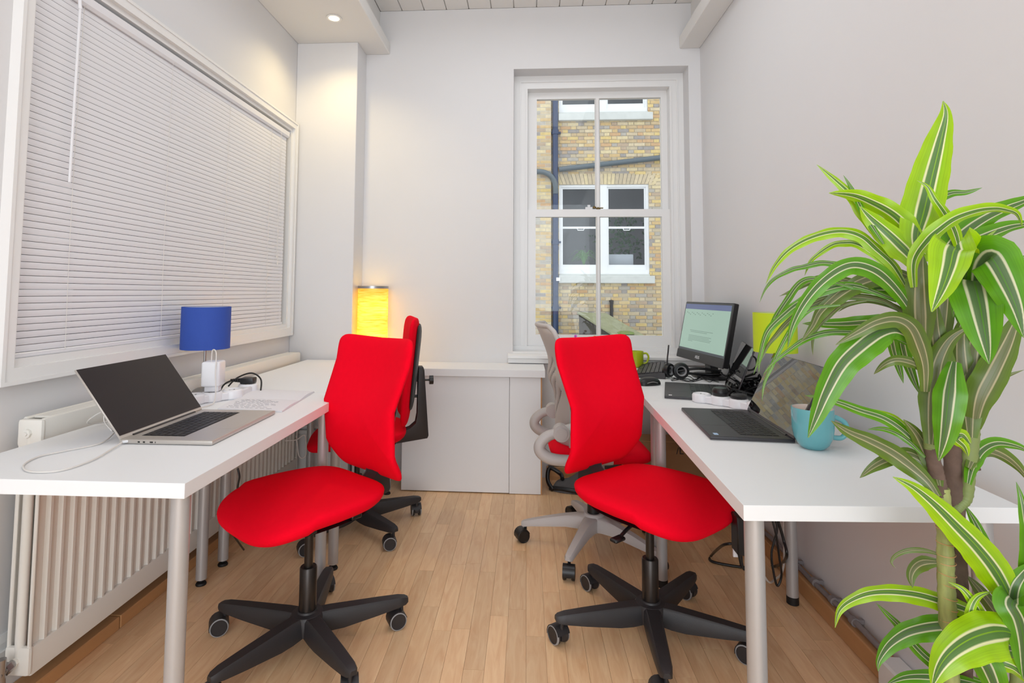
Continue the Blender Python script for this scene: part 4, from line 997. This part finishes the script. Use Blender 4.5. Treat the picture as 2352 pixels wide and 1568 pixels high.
# keyboard, mouse, headset
kb = thing('keyboard', 'grey-black computer keyboard at the back of the right desk', 'keyboard', (.742, 3.385, ZR), rd(-105))
b = B(); b.hexa([(-.27, -.085, .003), (.27, -.085, .003), (.27, .085, .003), (-.27, .085, .003), (-.262, -.078, .014), (.262, -.078, .014), (.262, .080, .034), (-.262, .080, .034)]); obj('case', b, m_blackpl, kb)
tilt = M.Rotation(math.atan2(.020, .158), 4, 'X')
o = keys_on(kb, .50, -.068, .072, .0, rows=6, cols=18, hgt=.007, joined=True, m=m_laptopblk); o.matrix_local = M.Translation((0, 0, .0235)) @ tilt
ms = thing('mouse', 'black computer mouse beside the grey-black keyboard', 'mouse', (.622, 2.905, ZR), rd(-70))
b = B(); b.pillow([(x*(1-.10*y/.06), y) for x, y in superellipse(.036, .064, 2.5, 40)], .036, .002, p=2.6, N=10, bend=lambda x, y, z: (x, y, z+.004)); obj('body', b, m_blackpl2, ms, 60)
b = B(); b.tube(spline([(-.034, .03, .014), (-.037, 0, .020), (-.033, -.03, .014)], 6), .002); b.tube(spline([(.034, .03, .014), (.037, 0, .020), (.033, -.03, .014)], 6), .002); obj('side_grip', b, m_chrome, ms, 60)
hs = thing('headset', 'black headset with round earcup lying before the monitor', 'headset', (.835, 3.10, ZR))
b = B(); b.tube(spline([(-.02, 0, .045), (.08, -.01, .062), (.18, .0, .052), (.225, .03, .030), (.16, .07, .020), (.05, .07, .025)], 8), .0075, 8); obj('headband', b, m_blackpl2, hs, 60)
for (cx, cy, cz, a, s_) in ((0, -.005, .048, 0, 1), (-.055, .035, .045, 40, .9)):
    mt2 = M.Translation((cx, cy, cz)) @ M.Rotation(rd(a), 4, 'Z') @ M.Rotation(rd(90), 4, 'X')
    b = B(); b.lathe([(.020*s_, .006), (.028*s_, .016), (.040*s_, .014), (.045*s_, 0), (.042*s_, -.016), (.02*s_, -.024), (0, -.024)], seg=32, mtx=mt2); o = obj('ear_cup', b, m_blackpl2, hs, 60)
    b = B(); b.lathe([(.020*s_, .006), (.024*s_, .013), (.027*s_, .015)], seg=32, mtx=mt2); obj('trim_ring', b, m_greyring, o, 60)
b = B(); b.tube(spline([(-.060, .03, .05), (-.066, .02, .10), (-.062, .015, .15), (-.060, .01, .185)], 6), [.004]*18+[.003], 8); obj('microphone_boom', b, m_laptopblk, hs, 60)
# lime cup behind the right chair
q = at_y(1469, 830, 3.58); lm = thing('mug', 'lime green mug on the window sill side, mostly behind the red backrest', 'mug', (q.x-.018, 3.58, .737))
b = B(); b.lathe([(0, 0), (.030, 0), (.040, .01), (.043, .10), (.040, .10), (.036, .01), (0, .006)], seg=36); obj('body', b, m_limeglz, lm, 60)
b = B(); b.tube(spline([(.04, 0, .085), (.062, 0, .086), (.074, 0, .062), (.062, 0, .030), (.04, 0, .022)], 6), .006, 10); obj('handle', b, m_limeglz, lm, 60)
# flowers on the sill board
fp = thing('flower_pot', 'small pot of pink and orange flowers below the sash window', 'flowers', (.40, 3.60, .737))
b = B(); b.lathe([(0, 0), (.04, 0), (.052, .08), (.047, .08), (0, .07)], seg=28); obj('pot', b, m_limeglz, fp, 50)
for i, (px, py, cc) in enumerate(((1322, 772, 'p'), (1345, 777, 'g'), (1366, 774, 'o'), (1362, 781, 'p'))):
    q = at_y(px, py, 3.60)-V((.40, 3.60, .737))
    b = B(); b.tube(spline([(0, 0, .07), (q.x*.5, 0, q.z*.6), (q.x, q.y, q.z)], 5), .0015, 5); st = obj('stem', b, m_stem, fp)
    if cc != 'g':
        b = B()
        for k in range(6):
            a = k*PI/3; e_ = V((math.cos(a), .3*math.sin(a*2), math.sin(a)))*.011; n_ = V((-math.sin(a), 0, math.cos(a)))*.005
            vs = [b.bm.verts.new(q), b.bm.verts.new(q+e_*.6+n_), b.bm.verts.new(q+e_), b.bm.verts.new(q+e_*.6-n_)]; b.face(vs)
        obj('blossom', b, mat('petal_'+cc+str(i), (226, 110, 226) if cc == 'p' else (244, 170, 60), .6), st)
# white strip with two round black plugs
sr = [at_z(*q, ZR+.02) for q in ((1612, 912), (1655, 918), (1697, 925), (1740, 933))]
power_strip('white power strip on the right desk between the two black laptops', [(p.x, p.y) for p in sr], ZR)
for i, lab in ((1, 'round black plug in the right power strip, nearer the far laptop'), (2, 'flat black plug with cable in the right power strip')):
    p = sr[i]; g = thing('plug', lab, 'plug', (p.x, p.y, ZR+.0385), rd(20*i))
    b = B(); b.lathe([(0, 0), (.030, 0), (.033, .004), (.033, .022 if i == 1 else .012), (.026, .032 if i == 1 else .018), (0, .033 if i == 1 else .020)], seg=32); obj('body', b, m_blackpl2, g, 40)
    b = B(); b.tube(spline([(.025, 0, .010), (.06, .01, .015), (.085, .04, .0), (.09, .07, -.03)], 6), .004); obj('cord', b, m_blackpl2, g, 60)
# tangle of black cables and adaptors behind the laptops
def wire(pts, r, label):
    b = cable(pts, r, 7, 6); obj('cable', b, m_blackpl2, smooth=60, label=label, cat='cable')
tg, tg2 = B(), B()
zt = ZR
b = B(); 
lpts = [(1690, 852), (1706, 846), (1712, 832), (1712, 822), (1722, 816), (1735, 822), (1738, 838), (1730, 848), (1718, 850)]
wire([at_y(x, y, 2.62) for x, y in lpts], .0042, 'black cable standing up in a small round loop below the lime lamp')
for i in range(9):
    pts = []
    for k in range(6):
        px = 1672+rnd.uniform(0, 85); py = 868+rnd.uniform(0, 36)
        q = at_z(px, py, ZR+.05) if k % 2 else at_z(px, py, ZR+.015)
        pts.append((min(q.x, 1.12), q.y, max(ZR+.006, (ZR+.085 if k % 2 else ZR+.01)*1.0-rnd.uniform(0, .015))))
    tg.tube(spline(pts, 7), .0042, 6)
for i in range(4):
    pts = []
    for k in range(7):
        px = 1545+k*17+rnd.uniform(-4, 4); py = 869+rnd.uniform(-2, 9); q = at_z(px, py, ZR+.004); pts.append((q.x, q.y, ZR+.004+rnd.uniform(0, .012)))
    tg2.tube(spline(pts, 7), .0022, 6)
obj('cable_tangle', tg, m_blackpl2, smooth=60, label='knot of black cables behind the far black laptop', cat='cables', kind='stuff')
obj('headset_cable', tg2, m_blackpl2, smooth=60, label='thin black cable crumpled between headset and far black laptop', cat='cable', kind='stuff')
for (px, py, w, d, h, a, lab) in ((1728, 850, .05, .034, .05, 10, 'black power adaptor at the top of the cable tangle'), (1740, 893, .085, .05, .028, 30, 'flat black power adaptor in the cable tangle behind the near laptop'), (1700, 884, .06, .04, .04, 70, 'black adaptor block at the left of the cable tangle')):
    q = at_z(px, py, ZR+.03); g = thing('power_adaptor', lab, 'adaptor', (min(q.x, 1.07), q.y, ZR+.0005), rd(a))
    b = B(); b.box(-w/2, w/2, -d/2, d/2, 0, h, bev=.006, seg=2); obj('body', b, m_blackpl2, g, 40)
    b = B(); b.tube(spline([(w/2, 0, h/2), (w/2+.03, .01, h/2), (w/2+.04, .05, .01)], 5), .0035); obj('cord', b, m_blackpl2, g, 60)
wire([at_y(1655, 856, 2.95), at_y(1668, 864, 2.95), at_y(1676, 850, 2.95), at_y(1672, 832, 2.95), at_y(1664, 825, 2.98)], .0045, 'black cable curving from the back of the monitor')

# ---- under the right desks
ad = thing('power_adaptor', 'black power adaptor hanging below the front right desk', 'adaptor', (0, 0, 0))
q0 = at_y(1697, 1195, 1.95); q1 = at_y(1700, 1268, 1.95)
b = B(); b.box(-.016, .016, -.03, .03, q1.z, q0.z+.02, bev=.004, mtx=M.Translation((q0.x, q0.y, 0))); obj('body', b, m_blackpl2, ad, 40)
b = B(); b.tube(spline([(q0.x, q0.y, q1.z+.01), (q0.x+.006, q0.y, q1.z-.04), at_y(1711, 1310, 1.95)], 5), [.010, .009, .008, .007, .006, .006, .005, .004, .004, .003, .002]); obj('strain_relief', b, m_blackpl2, ad, 60)
b = B(); q = at_y(1692, 1268, 1.96); b.box(q.x-.012, q.x+.014, q.y-.004, q.y+.004, q.z-.014, q.z+.010); obj('label', b, m_paper, ad)
b = cable([at_y(1685, 1248, 2.25), at_y(1660, 1252, 2.3), at_z(1634, 1275, .01), at_z(1632, 1287, .008), at_z(1665, 1296, .006), at_z(1720, 1303, .006), at_z(1780, 1300, .008), at_y(1806, 1280, 2.2), at_y(1800, 1240, 2.2), at_y(1785, 1190, 2.2)], .0055)
obj('cable', b, m_blackpl2, smooth=60, label='black cord looping on the floor under the front right desk', cat='cord')
b = cable([at_y(1773, 1190, 2.1), at_y(1783, 1230, 2.1), at_y(1790, 1280, 2.12), at_y(1795, 1320, 2.15), at_y(1786, 1345, 2.15), at_y(1778, 1320, 2.15), at_y(1772, 1270, 2.15), at_y(1785, 1215, 2.15), at_y(1776, 1185, 2.15)], .004)
obj('cable', b, m_blackpl2, smooth=60, label='thin black cord hanging beside the rear desk legs at the right', cat='cord')
b = cable([at_y(1715, 1190, 2.25), at_y(1716, 1225, 2.25), at_y(1722, 1245, 2.25), at_y(1760, 1330, 2.3), at_z(1780, 1330, .008), at_y(1800, 1300, 2.35), at_y(1800, 1190, 2.35)], .0042)
obj('cable', b, m_cord, smooth=60, label='white cord hanging behind the front leg of the right desk', cat='cord')
# cardboard box below the far right desk
bx = thing('cardboard_box', 'brown cardboard box with black lettering under the back right desk', 'box', (.78, 3.22, 0))
b = B(); b.box(-.27, .27, -.17, .17, 0, .37, bev=.002); cd = obj('carton', b, m_card, bx)
b = B(); b.box(-.27, .27, -.003, .003, .3702, .3712); obj('tape_seam', b, m_wood, bx)
q = at_y(1470, 1049, 3.048)
text('EDIBL', 'lettering', cd, .052, m_ink2, (q.x-.78-.005, -.1712, q.z), (PI/2, 0, 0))
q = at_y(1562, 1036, 3.048)
text('/L', 'lettering', cd, .052, m_ink2, (q.x-.78, -.1712, q.z), (PI/2, 0, 0))
# cloth bag on the floor by the back skirting
bg_ = thing('cloth_bag', 'grey and black cloth bag on the floor by the back skirting', 'bag', (.33, 3.50, 0))
b = B(); b.pillow(superellipse(.17, .09, 2.8, 40), .075, .001, p=2.2, N=8, bend=lambda x, y, z: (x+.01*math.sin(y*50), y, max(0.001, z*(1+.35*math.sin(x*28+1)+.2*math.sin(y*40)))+.001)); obj('body', b, m_bag, bg_, 60)
b = B(); b.tube(spline([(-.17, -.05, .01), (-.20, .0, .05), (-.185, .06, .105), (-.12, .05, .075), (-.11, 0, .06)], 6), .013, 8); b.tube(spline([(-.19, -.03, .015), (-.09, -.07, .02), (.05, -.10, .012), (.15, -.09, .015)], 6), .014, 8); obj('strap', b, m_blackpl2, bg_, 60)

# ================================================================== DRACAENA
PY = 1.12
pl = thing('potted_dracaena', 'tall dracaena with striped leaves standing before the front right desk', 'plant', (at_y(2195, 1400, PY).x, PY+.02, 0))
O = V(pl.location)
b = B(); b.lathe([(0, 0), (.095, 0), (.105, .02), (.125, .24), (.130, .25), (.118, .25), (.112, .22), (0, .215)], seg=40); obj('pot', b, m_pot, pl, 40)
b = B(); b.lathe([(.11, .222), (.05, .228), (0, .230)], seg=24); obj('soil', b, m_soil, pl)
def cane(pts, ws, d, m, name='cane', sg=14):
    P = [at_y(x, y, PY+dd) for (x, y), dd in zip(pts, d)]
    sp_ = spline(P, 10); n = len(sp_); rr = []
    for i in range(n):
        t_ = i/(n-1)*(len(ws)-1); k = min(int(t_), len(ws)-2); w = ws[k]+(ws[k+1]-ws[k])*(t_-k)
        rr.append(w/2*PY/FPX*(1+.05*math.sin(i*2.3)))
    b = B(); b.tube([p-O for p in sp_], rr, sg); return obj(name, b, m, pl, 60)
m_cane = mat('cane_pale', (150, 156, 94), .5, noise=.6, nscale=55, stretch=(1.6, 1.6, .35), bump=.2, bscale=40)
c1 = cane([(2164, 1120), (2170, 1200), (2172, 1300), (2177, 1420), (2184, 1568), (2188, 1700)], [26, 29, 31, 32, 30, 30], [0]*6, m_cane)
b = B()
for i in range(13):
    y = 1215+i*26+rnd.uniform(-7, 7); c = at_y(2171+(y-1215)*.035, y, PY)-O; r_ = .0143; tl = rnd.uniform(-.35, .35)
    b.tube([c+V((math.cos(a)*r_, math.sin(a)*r_, math.cos(a)*r_*tl)) for a in [k*PI/9 for k in range(19)]], .0008, 5)
tagp(obj('leaf_scars', b, m_wood, c1, 60), kind='stuff')
cane([(2186, 1005), (2191, 1090), (2196, 1200), (2202, 1300), (2208, 1440), (2216, 1568), (2222, 1720)], [30, 36, 34, 31, 30, 30, 30], [.03]*7, m_bark, 'trunk')
cane([(2121, 925), (2126, 960), (2133, 1010), (2136, 1030)], [14, 16, 20, 22], [0, 0, 0, 0], m_stem, 'stem')
cane([(2137, 1028), (2148, 1075), (2158, 1115), (2166, 1160), (2172, 1200)], [22, 28, 26, 22, 22], [0, 0, 0, 0, 0], m_bark, 'trunk')
cane([(2222, 900), (2228, 960), (2229, 1010), (2222, 1080), (2219, 1140), (2206, 1160), (2196, 1172)], [30, 34, 32, 30, 24, 20, 18], [.02]*7, m_stem, 'stem')
cane([(2226, 1077), (2240, 1077), (2249, 1075)], [10, 9, 10], [.02]*3, m_bark, 'twig', 8)
cane([(2332, 1460), (2336, 1520), (2330, 1600), (2290, 1700)], [24, 24, 22, 20], [0]*4, m_stem, 'stem')
LV = [  # (material, width px, depth at base, depth at tip, twist deg, [points tip..base])
 ('A', 74, 0, .03, 12, [(2166, 232), (2172, 265), (2157, 330), (2137, 410), (2118, 490), (2105, 545), (2112, 600)]),
 ('A', 26, .02, .10, 30, [(1876, 378), (1915, 410), (1955, 447), (1985, 490), (2020, 530), (2070, 580), (2105, 620)]),
 ('B', 14, .02, .10, 20, [(1937, 402), (1950, 422), (1964, 447), (1985, 490), (2030, 560)]),
 ('A', 40, 0, .06, -25, [(1904, 443), (1960, 449), (2008, 468), (2050, 492), (2080, 520), (2105, 552), (2122, 585)]),
 ('A', 50, -.02, .04, 20, [(1975, 474), (1999, 500), (2032, 530), (2062, 558), (2088, 585), (2112, 618)]),
 ('A', 24, 0, .10, 35, [(1759, 652), (1778, 613), (1807, 578), (1847, 552), (1896, 535), (1941, 531), (1981, 544), (2014, 573), (2046, 602), (2066, 630), (2100, 690)]),
 ('A', 15, .03, .12, 35, [(1848, 633), (1860, 602), (1883, 580), (1914, 561), (1941, 557), (1965, 559), (1995, 575), (2055, 625)]),
 ('B', 13, .03, .12, 40, [(1745, 694), (1758, 662), (1780, 638), (1816, 619), (1843, 612), (1883, 603), (1918, 605), (1963, 613), (2030, 642), (2095, 690)]),
 ('B', 38, -.01, -.02, 20, [(1809, 799), (1819, 752), (1843, 702), (1879, 656), (1925, 620), (1965, 608), (2008, 620), (2041, 645), (2075, 685), (2110, 740)]),
 ('C', 36, 0, .02, 30, [(1839, 786), (1866, 750), (1885, 715), (1925, 678), (1965, 653), (2005, 638), (2058, 629), (2100, 650), (2122, 700)]),
 ('B', 38, -.02, .03, -15, [(1953, 668), (1998, 662), (2058, 664), (2098, 688), (2125, 730)]),
 ('C', 20, .02, .10, 30, [(1790, 680), (1826, 664), (1859, 646), (1899, 636), (1940, 644), (2050, 670), (2110, 720)]),
 ('B', 14, .02, .12, 30, [(1731, 859), (1746, 812), (1763, 766), (1783, 726), (1809, 686), (1839, 648), (1880, 640), (1960, 660)]),
 ('B', 20, .01, .08, 25, [(1743, 855), (1744, 828), (1753, 786), (1766, 756), (1799, 723), (1833, 696), (1885, 668), (1960, 655), (2060, 690)]),
 ('C', 15, .01, .08, 25, [(1740, 845), (1760, 799), (1783, 769), (1816, 733), (1872, 695), (1935, 680), (2030, 690), (2100, 740)]),
 ('B', 14, .0, .05, 30, [(1753, 859), (1776, 832), (1809, 806), (1849, 779), (1899, 763), (1965, 762), (2040, 770), (2105, 800)]),
 ('B', 10, .01, .06, 20, [(1750, 922), (1755, 882), (1773, 839), (1799, 786), (1826, 742), (1866, 709), (1930, 700)]),
 ('C', 10, .02, .06, 20, [(1867, 816), (1866, 786), (1872, 759), (1899, 729), (1935, 700), (1990, 690)]),
 ('B', 28, .0, .06, -20, [(1843, 743), (1932, 744), (1998, 740), (2061, 740), (2115, 765)]),
 ('C', 12, .02, .06, 20, [(1925, 716), (1952, 699), (1990, 690), (2032, 696), (2075, 715), (2118, 760)]),
 ('C', 38, -.03, -.05, 15, [(1919, 792), (1972, 762), (2015, 740), (2058, 733), (2091, 749), (2111, 786), (2126, 840), (2126, 900)]),
 ('B', 62, -.03, -.06, 12, [(1856, 1005), (1879, 948), (1899, 900), (1932, 839), (1972, 799), (2018, 766), (2061, 757), (2100, 780)]),
 ('C', 22, -.02, -.02, 15, [(2007, 859), (2032, 836), (2061, 826), (2098, 834), (2118, 850)]),
 ('B', 20, .02, .03, 10, [(2075, 880), (2063, 839), (2052, 799), (2048, 766), (2060, 730)]),
 ('B', 24, .02, .03, 10, [(2113, 906), (2096, 865), (2079, 816), (2071, 766), (2080, 720)]),
 ('A', 84, -.08, -.20, 8, [(2140, 716), (2164, 659), (2179, 612), (2188, 574), (2200, 568), (2212, 600), (2215, 660)]),
 ('B', 90, -.08, -.22, -8, [(2352, 775), (2338, 710), (2314, 650), (2286, 598), (2270, 592), (2250, 630), (2240, 700)]),
 ('B', 92, -.08, -.20, 5, [(2272, 836), (2266, 797), (2256, 745), (2246, 695), (2236, 655), (2232, 648), (2226, 700)]),
 ('B', 24, -.04, -.10, 10, [(2189, 729), (2193, 697), (2187, 660), (2190, 630)]),
 ('A', 30, -.03, -.05, 30, [(2348, 520), (2336, 492), (2310, 482), (2283, 479), (2244, 484), (2195, 501), (2159, 526), (2130, 552), (2100, 598), (2100, 660)]),
 ('B', 46, 0, .03, 20, [(2400, 440), (2353, 462), (2317, 476), (2268, 498), (2220, 530), (2178, 572), (2160, 640)]),
 ('B', 38, 0, .03, 20, [(2390, 510), (2353, 515), (2317, 522), (2268, 540), (2229, 562), (2190, 620)]),
 ('A', 22, .02, .0, 20, [(2106, 414), (2130, 428), (2147, 457), (2171, 491), (2195, 535), (2210, 600)]),
 ('B', 18, .03, .05, -20, [(2256, 431), (2220, 441), (2186, 443), (2158, 458), (2150, 500)]),
 ('A', 8, 0, .0, 10, [(2290, 527), (2265, 548), (2249, 571), (2240, 620)]),
 ('C', 56, -.01, -.01, 10, [(2120, 582), (2114, 610), (2112, 660), (2114, 730), (2122, 800)]),
 ('B', 50, .02, .03, -15, [(2222, 575), (2220, 620), (2222, 690), (2228, 780)]),
 ('C', 46, .03, .06, 20, [(2176, 600), (2170, 680), (2160, 760), (2150, 850)]),
 ('C', 44, .03, .06, -20, [(2350, 640), (2300, 680), (2262, 730), (2240, 800), (2230, 880)]),
 ('B', 42, .03, .06, 20, [(2060, 620), (2090, 680), (2120, 760), (2132, 850)]),
 ('C', 24, -.02, -.04, 10, [(2341, 719), (2317, 693), (2268, 662), (2215, 650), (2185, 672)]),
 ('B', 18, 0, .02, 10, [(2380, 575), (2345, 597), (2300, 640), (2262, 690)]),
 ('C', 46, -.03, -.02, 12, [(2240, 748), (2210, 759), (2179, 784), (2156, 828), (2147, 879), (2140, 955), (2138, 1020)]),
 ('C', 56, -.02, -.01, -8, [(2246, 700), (2238, 780), (2228, 853), (2225, 930), (2228, 1004)]),
 ('C', 56, -.01, -.01, 14, [(2345, 710), (2316, 785), (2283, 853), (2252, 917), (2238, 985)]),
 ('C', 50, .03, .03, 0, [(2214, 720), (2206, 790), (2212, 870), (2222, 960)]),
 ('C', 50, .03, .03, 0, [(2150, 690), (2148, 760), (2166, 850), (2200, 950)]),
 ('B', 56, -.05, -.06, 6, [(2156, 1058), (2168, 1008), (2175, 962), (2180, 915), (2186, 865), (2192, 830)]),
 ('B', 22, 0, .03, 5, [(1849, 908), (1886, 913), (1932, 926), (1975, 942), (2032, 961), (2081, 995), (2125, 1043), (2150, 1075)]),
 ('A', 16, .01, .05, 25, [(1957, 945), (1998, 943), (2052, 959), (2091, 993), (2120, 1030), (2145, 1070)]),
 ('C', 38, -.03, -.01, 18, [(1909, 966), (1949, 991), (1998, 1012), (2048, 1038), (2091, 1069), (2131, 1105), (2155, 1140)]),
 ('C', 28, .0, .02, 20, [(1975, 1097), (2005, 1072), (2038, 1055), (2081, 1042), (2118, 1058), (2148, 1095)]),
 ('C', 30, -.02, .0, 15, [(2075, 963), (2105, 996), (2128, 1040), (2150, 1085), (2158, 1115)]),
 ('B', 12, 0, .02, 20, [(1993, 986), (2025, 984), (2058, 994), (2090, 1015), (2125, 1050)]),
 ('B', 28, -.01, .02, 20, [(2375, 1045), (2340, 1026), (2292, 1018), (2257, 1034), (2234, 1070), (2224, 1110)]),
 ('C', 30, 0, .03, 20, [(2365, 1110), (2345, 1080), (2314, 1052), (2277, 1036), (2245, 1040), (2226, 1075)]),
 ('A', 26, -.04, -.06, 10, [(2224, 1048), (2215, 1026), (2197, 1008), (2210, 1000), (2228, 1020)]),
 ('C', 13, .02, .05, 20, [(2352, 849), (2317, 862), (2284, 879), (2255, 905), (2235, 950)]),
 ('B', 15, .02, .05, 10, [(2293, 904), (2306, 865), (2318, 825), (2310, 780)]),
 ('A', 62, -.03, -.05, 15, [(2051, 1095), (2098, 1119), (2147, 1159), (2197, 1209), (2246, 1260), (2289, 1316), (2320, 1377), (2333, 1440)]),
 ('A', 34, -.02, .03, 20, [(1918, 1441), (1927, 1403), (1952, 1380), (1994, 1363), (2046, 1359), (2109, 1366), (2172, 1384), (2224, 1402), (2290, 1440), (2330, 1475)]),
 ('B', 46, -.03, .0, 18, [(2017, 1541), (2019, 1516), (2042, 1481), (2078, 1455), (2120, 1442), (2172, 1436), (2218, 1437), (2280, 1450), (2330, 1480)]),
 ('A', 84, -.06, -.12, 10, [(2140, 1580), (2159, 1533), (2189, 1497), (2235, 1468), (2287, 1453), (2322, 1456), (2334, 1480)]),
 ('B', 22, .02, .04, 15, [(2012, 1384), (2042, 1414), (2067, 1439), (2099, 1481), (2130, 1512), (2160, 1532), (2230, 1560), (2300, 1580)]),
 ('C', 10, .0, .03, 20, [(2057, 1305), (2047, 1290), (2059, 1274), (2088, 1263), (2126, 1264), (2162, 1274)]),
 ('C', 26, .0, .02, 20, [(2096, 1349), (2092, 1324), (2101, 1303), (2122, 1291), (2162, 1291)]),
 ('A', 26, -.03, -.04, 15, [(2178, 1336), (2210, 1352), (2235, 1382), (2262, 1426), (2320, 1480)]),
 ('A', 20, -.04, -.05, 15, [(2279, 1358), (2248, 1370), (2232, 1396), (2232, 1430), (2270, 1470), (2325, 1495)]),
 ('C', 26, .01, .02, 15, [(2222, 1322), (2264, 1372), (2299, 1418), (2333, 1462)]),
 ('B', 44, -.02, -.04, 15, [(2375, 1290), (2350, 1320), (2331, 1352), (2326, 1400), (2334, 1460)]),
 ('B', 52, -.05, -.08, 10, [(2350, 1560), (2350, 1480), (2340, 1425), (2322, 1390), (2330, 1380), (2340, 1430)]),
 ('B', 60, -.05, -.08, 8, [(2300, 1640), (2287, 1580), (2272, 1540), (2256, 1505), (2270, 1480), (2330, 1490)]),
 ('B', 30, -.02, .0, 20, [(2036, 1572), (2078, 1556), (2130, 1554), (2190, 1562), (2280, 1580)]),
 ('A', 28, -.05, -.06, 12, [(2380, 1580), (2352, 1552), (2329, 1533), (2297, 1518), (2310, 1500)]),
 ('B', 28, -.02, -.03, 15, [(2334, 1106), (2345, 1140), (2354, 1185), (2362, 1240), (2360, 1330), (2340, 1440)]),
 ('B', 26, .01, .02, 15, [(2217, 1160), (2244, 1208), (2266, 1258), (2300, 1330), (2328, 1430)]),
]
MATS = {'A': m_leafA, 'B': m_leafB, 'C': m_leafC}
def leaf(mk, wpx, d0, d1, tw, pts):
    pts = pts[::-1]; n = len(pts); P = []
    for i, (x, y) in enumerate(pts):
        t_ = i/(n-1); dep = PY + d0 + (d1-d0)*t_ + .02*math.sin(PI*t_)*(1 if d1 > d0 else -1)
        P.append(at_y(x, y, dep))
    sp_ = spline(P, 6); N = len(sp_)-1; bm = bmesh.new(); uvl = bm.loops.layers.uv.new('UVMap'); rows = []; K = 6
    L_ = sum((a-b_).length for a, b_ in zip(sp_, sp_[1:])); s_ = 0
    ph = rnd.uniform(0, 6); amp = .05
    prevW = None
    for i, p in enumerate(sp_):
        T = (sp_[min(i+1, N)]-sp_[max(i-1, 0)]).normalized(); view = (p-EYE).normalized()
        Wd = T.cross(view)
        if Wd.length < .25 and prevW is not None: Wd = prevW - T*prevW.dot(T)
        Wd = Wd.normalized()
        if prevW is not None and Wd.dot(prevW) < 0: Wd = -Wd
        prevW = Wd.copy()
        Wd = M.Rotation(rd(tw), 3, T) @ Wd; Nn = Wd.cross(T).normalized()
        if i: s_ += (sp_[i]-sp_[i-1]).length
        t_ = s_/L_
        w = 1.10*wpx*p.y/FPX/2 * min(1, .38+1.9*t_) * max(0.015, (1-t_**3.2))**.85 / max(.75, math.cos(rd(tw)))
        row = []
        for k in range(K+1):
            u = -1+2*k/K
            off = Nn*(w*.30*(abs(u)**1.6) + w*amp*2*abs(u)**3*math.sin(s_*130+ph+(1.5 if u > 0 else 0)))
            row.append((bm.verts.new(p-O+Wd*w*u+off), (k/K, t_)))
        rows.append(row)
    for r0_, r1_ in zip(rows, rows[1:]):
        for k in range(K):
            q = [r0_[k], r0_[k+1], r1_[k+1], r1_[k]]
            f = bm.faces.new([a[0] for a in q]); f.smooth = True
            for lo, a in zip(f.loops, q): lo[uvl].uv = a[1]
    me = bpy.data.meshes.new('leaf'); bm.to_mesh(me); bm.free(); me.materials.append(MATS[mk]); link('leaf', me, pl)
for l_ in LV: leaf(*l_)

GROUPS = {'desk': 'white desks along both walls', 'office_chair': 'office chairs', 'laptop': 'open laptops on the desks', 'table_lamp': 'table lamps', 'mug': 'mugs on the right desks',
          'power_strip': 'white power strips', 'power_adaptor': 'black power adaptors', 'plug': 'black plugs', 'heating_pipe': 'pipes on the skirtings'}
for o in list(bpy.data.objects):
    base = o.name.split('.')[0]
    if o.parent is None and base in GROUPS and 'label' in o: o['group'] = GROUPS[base]
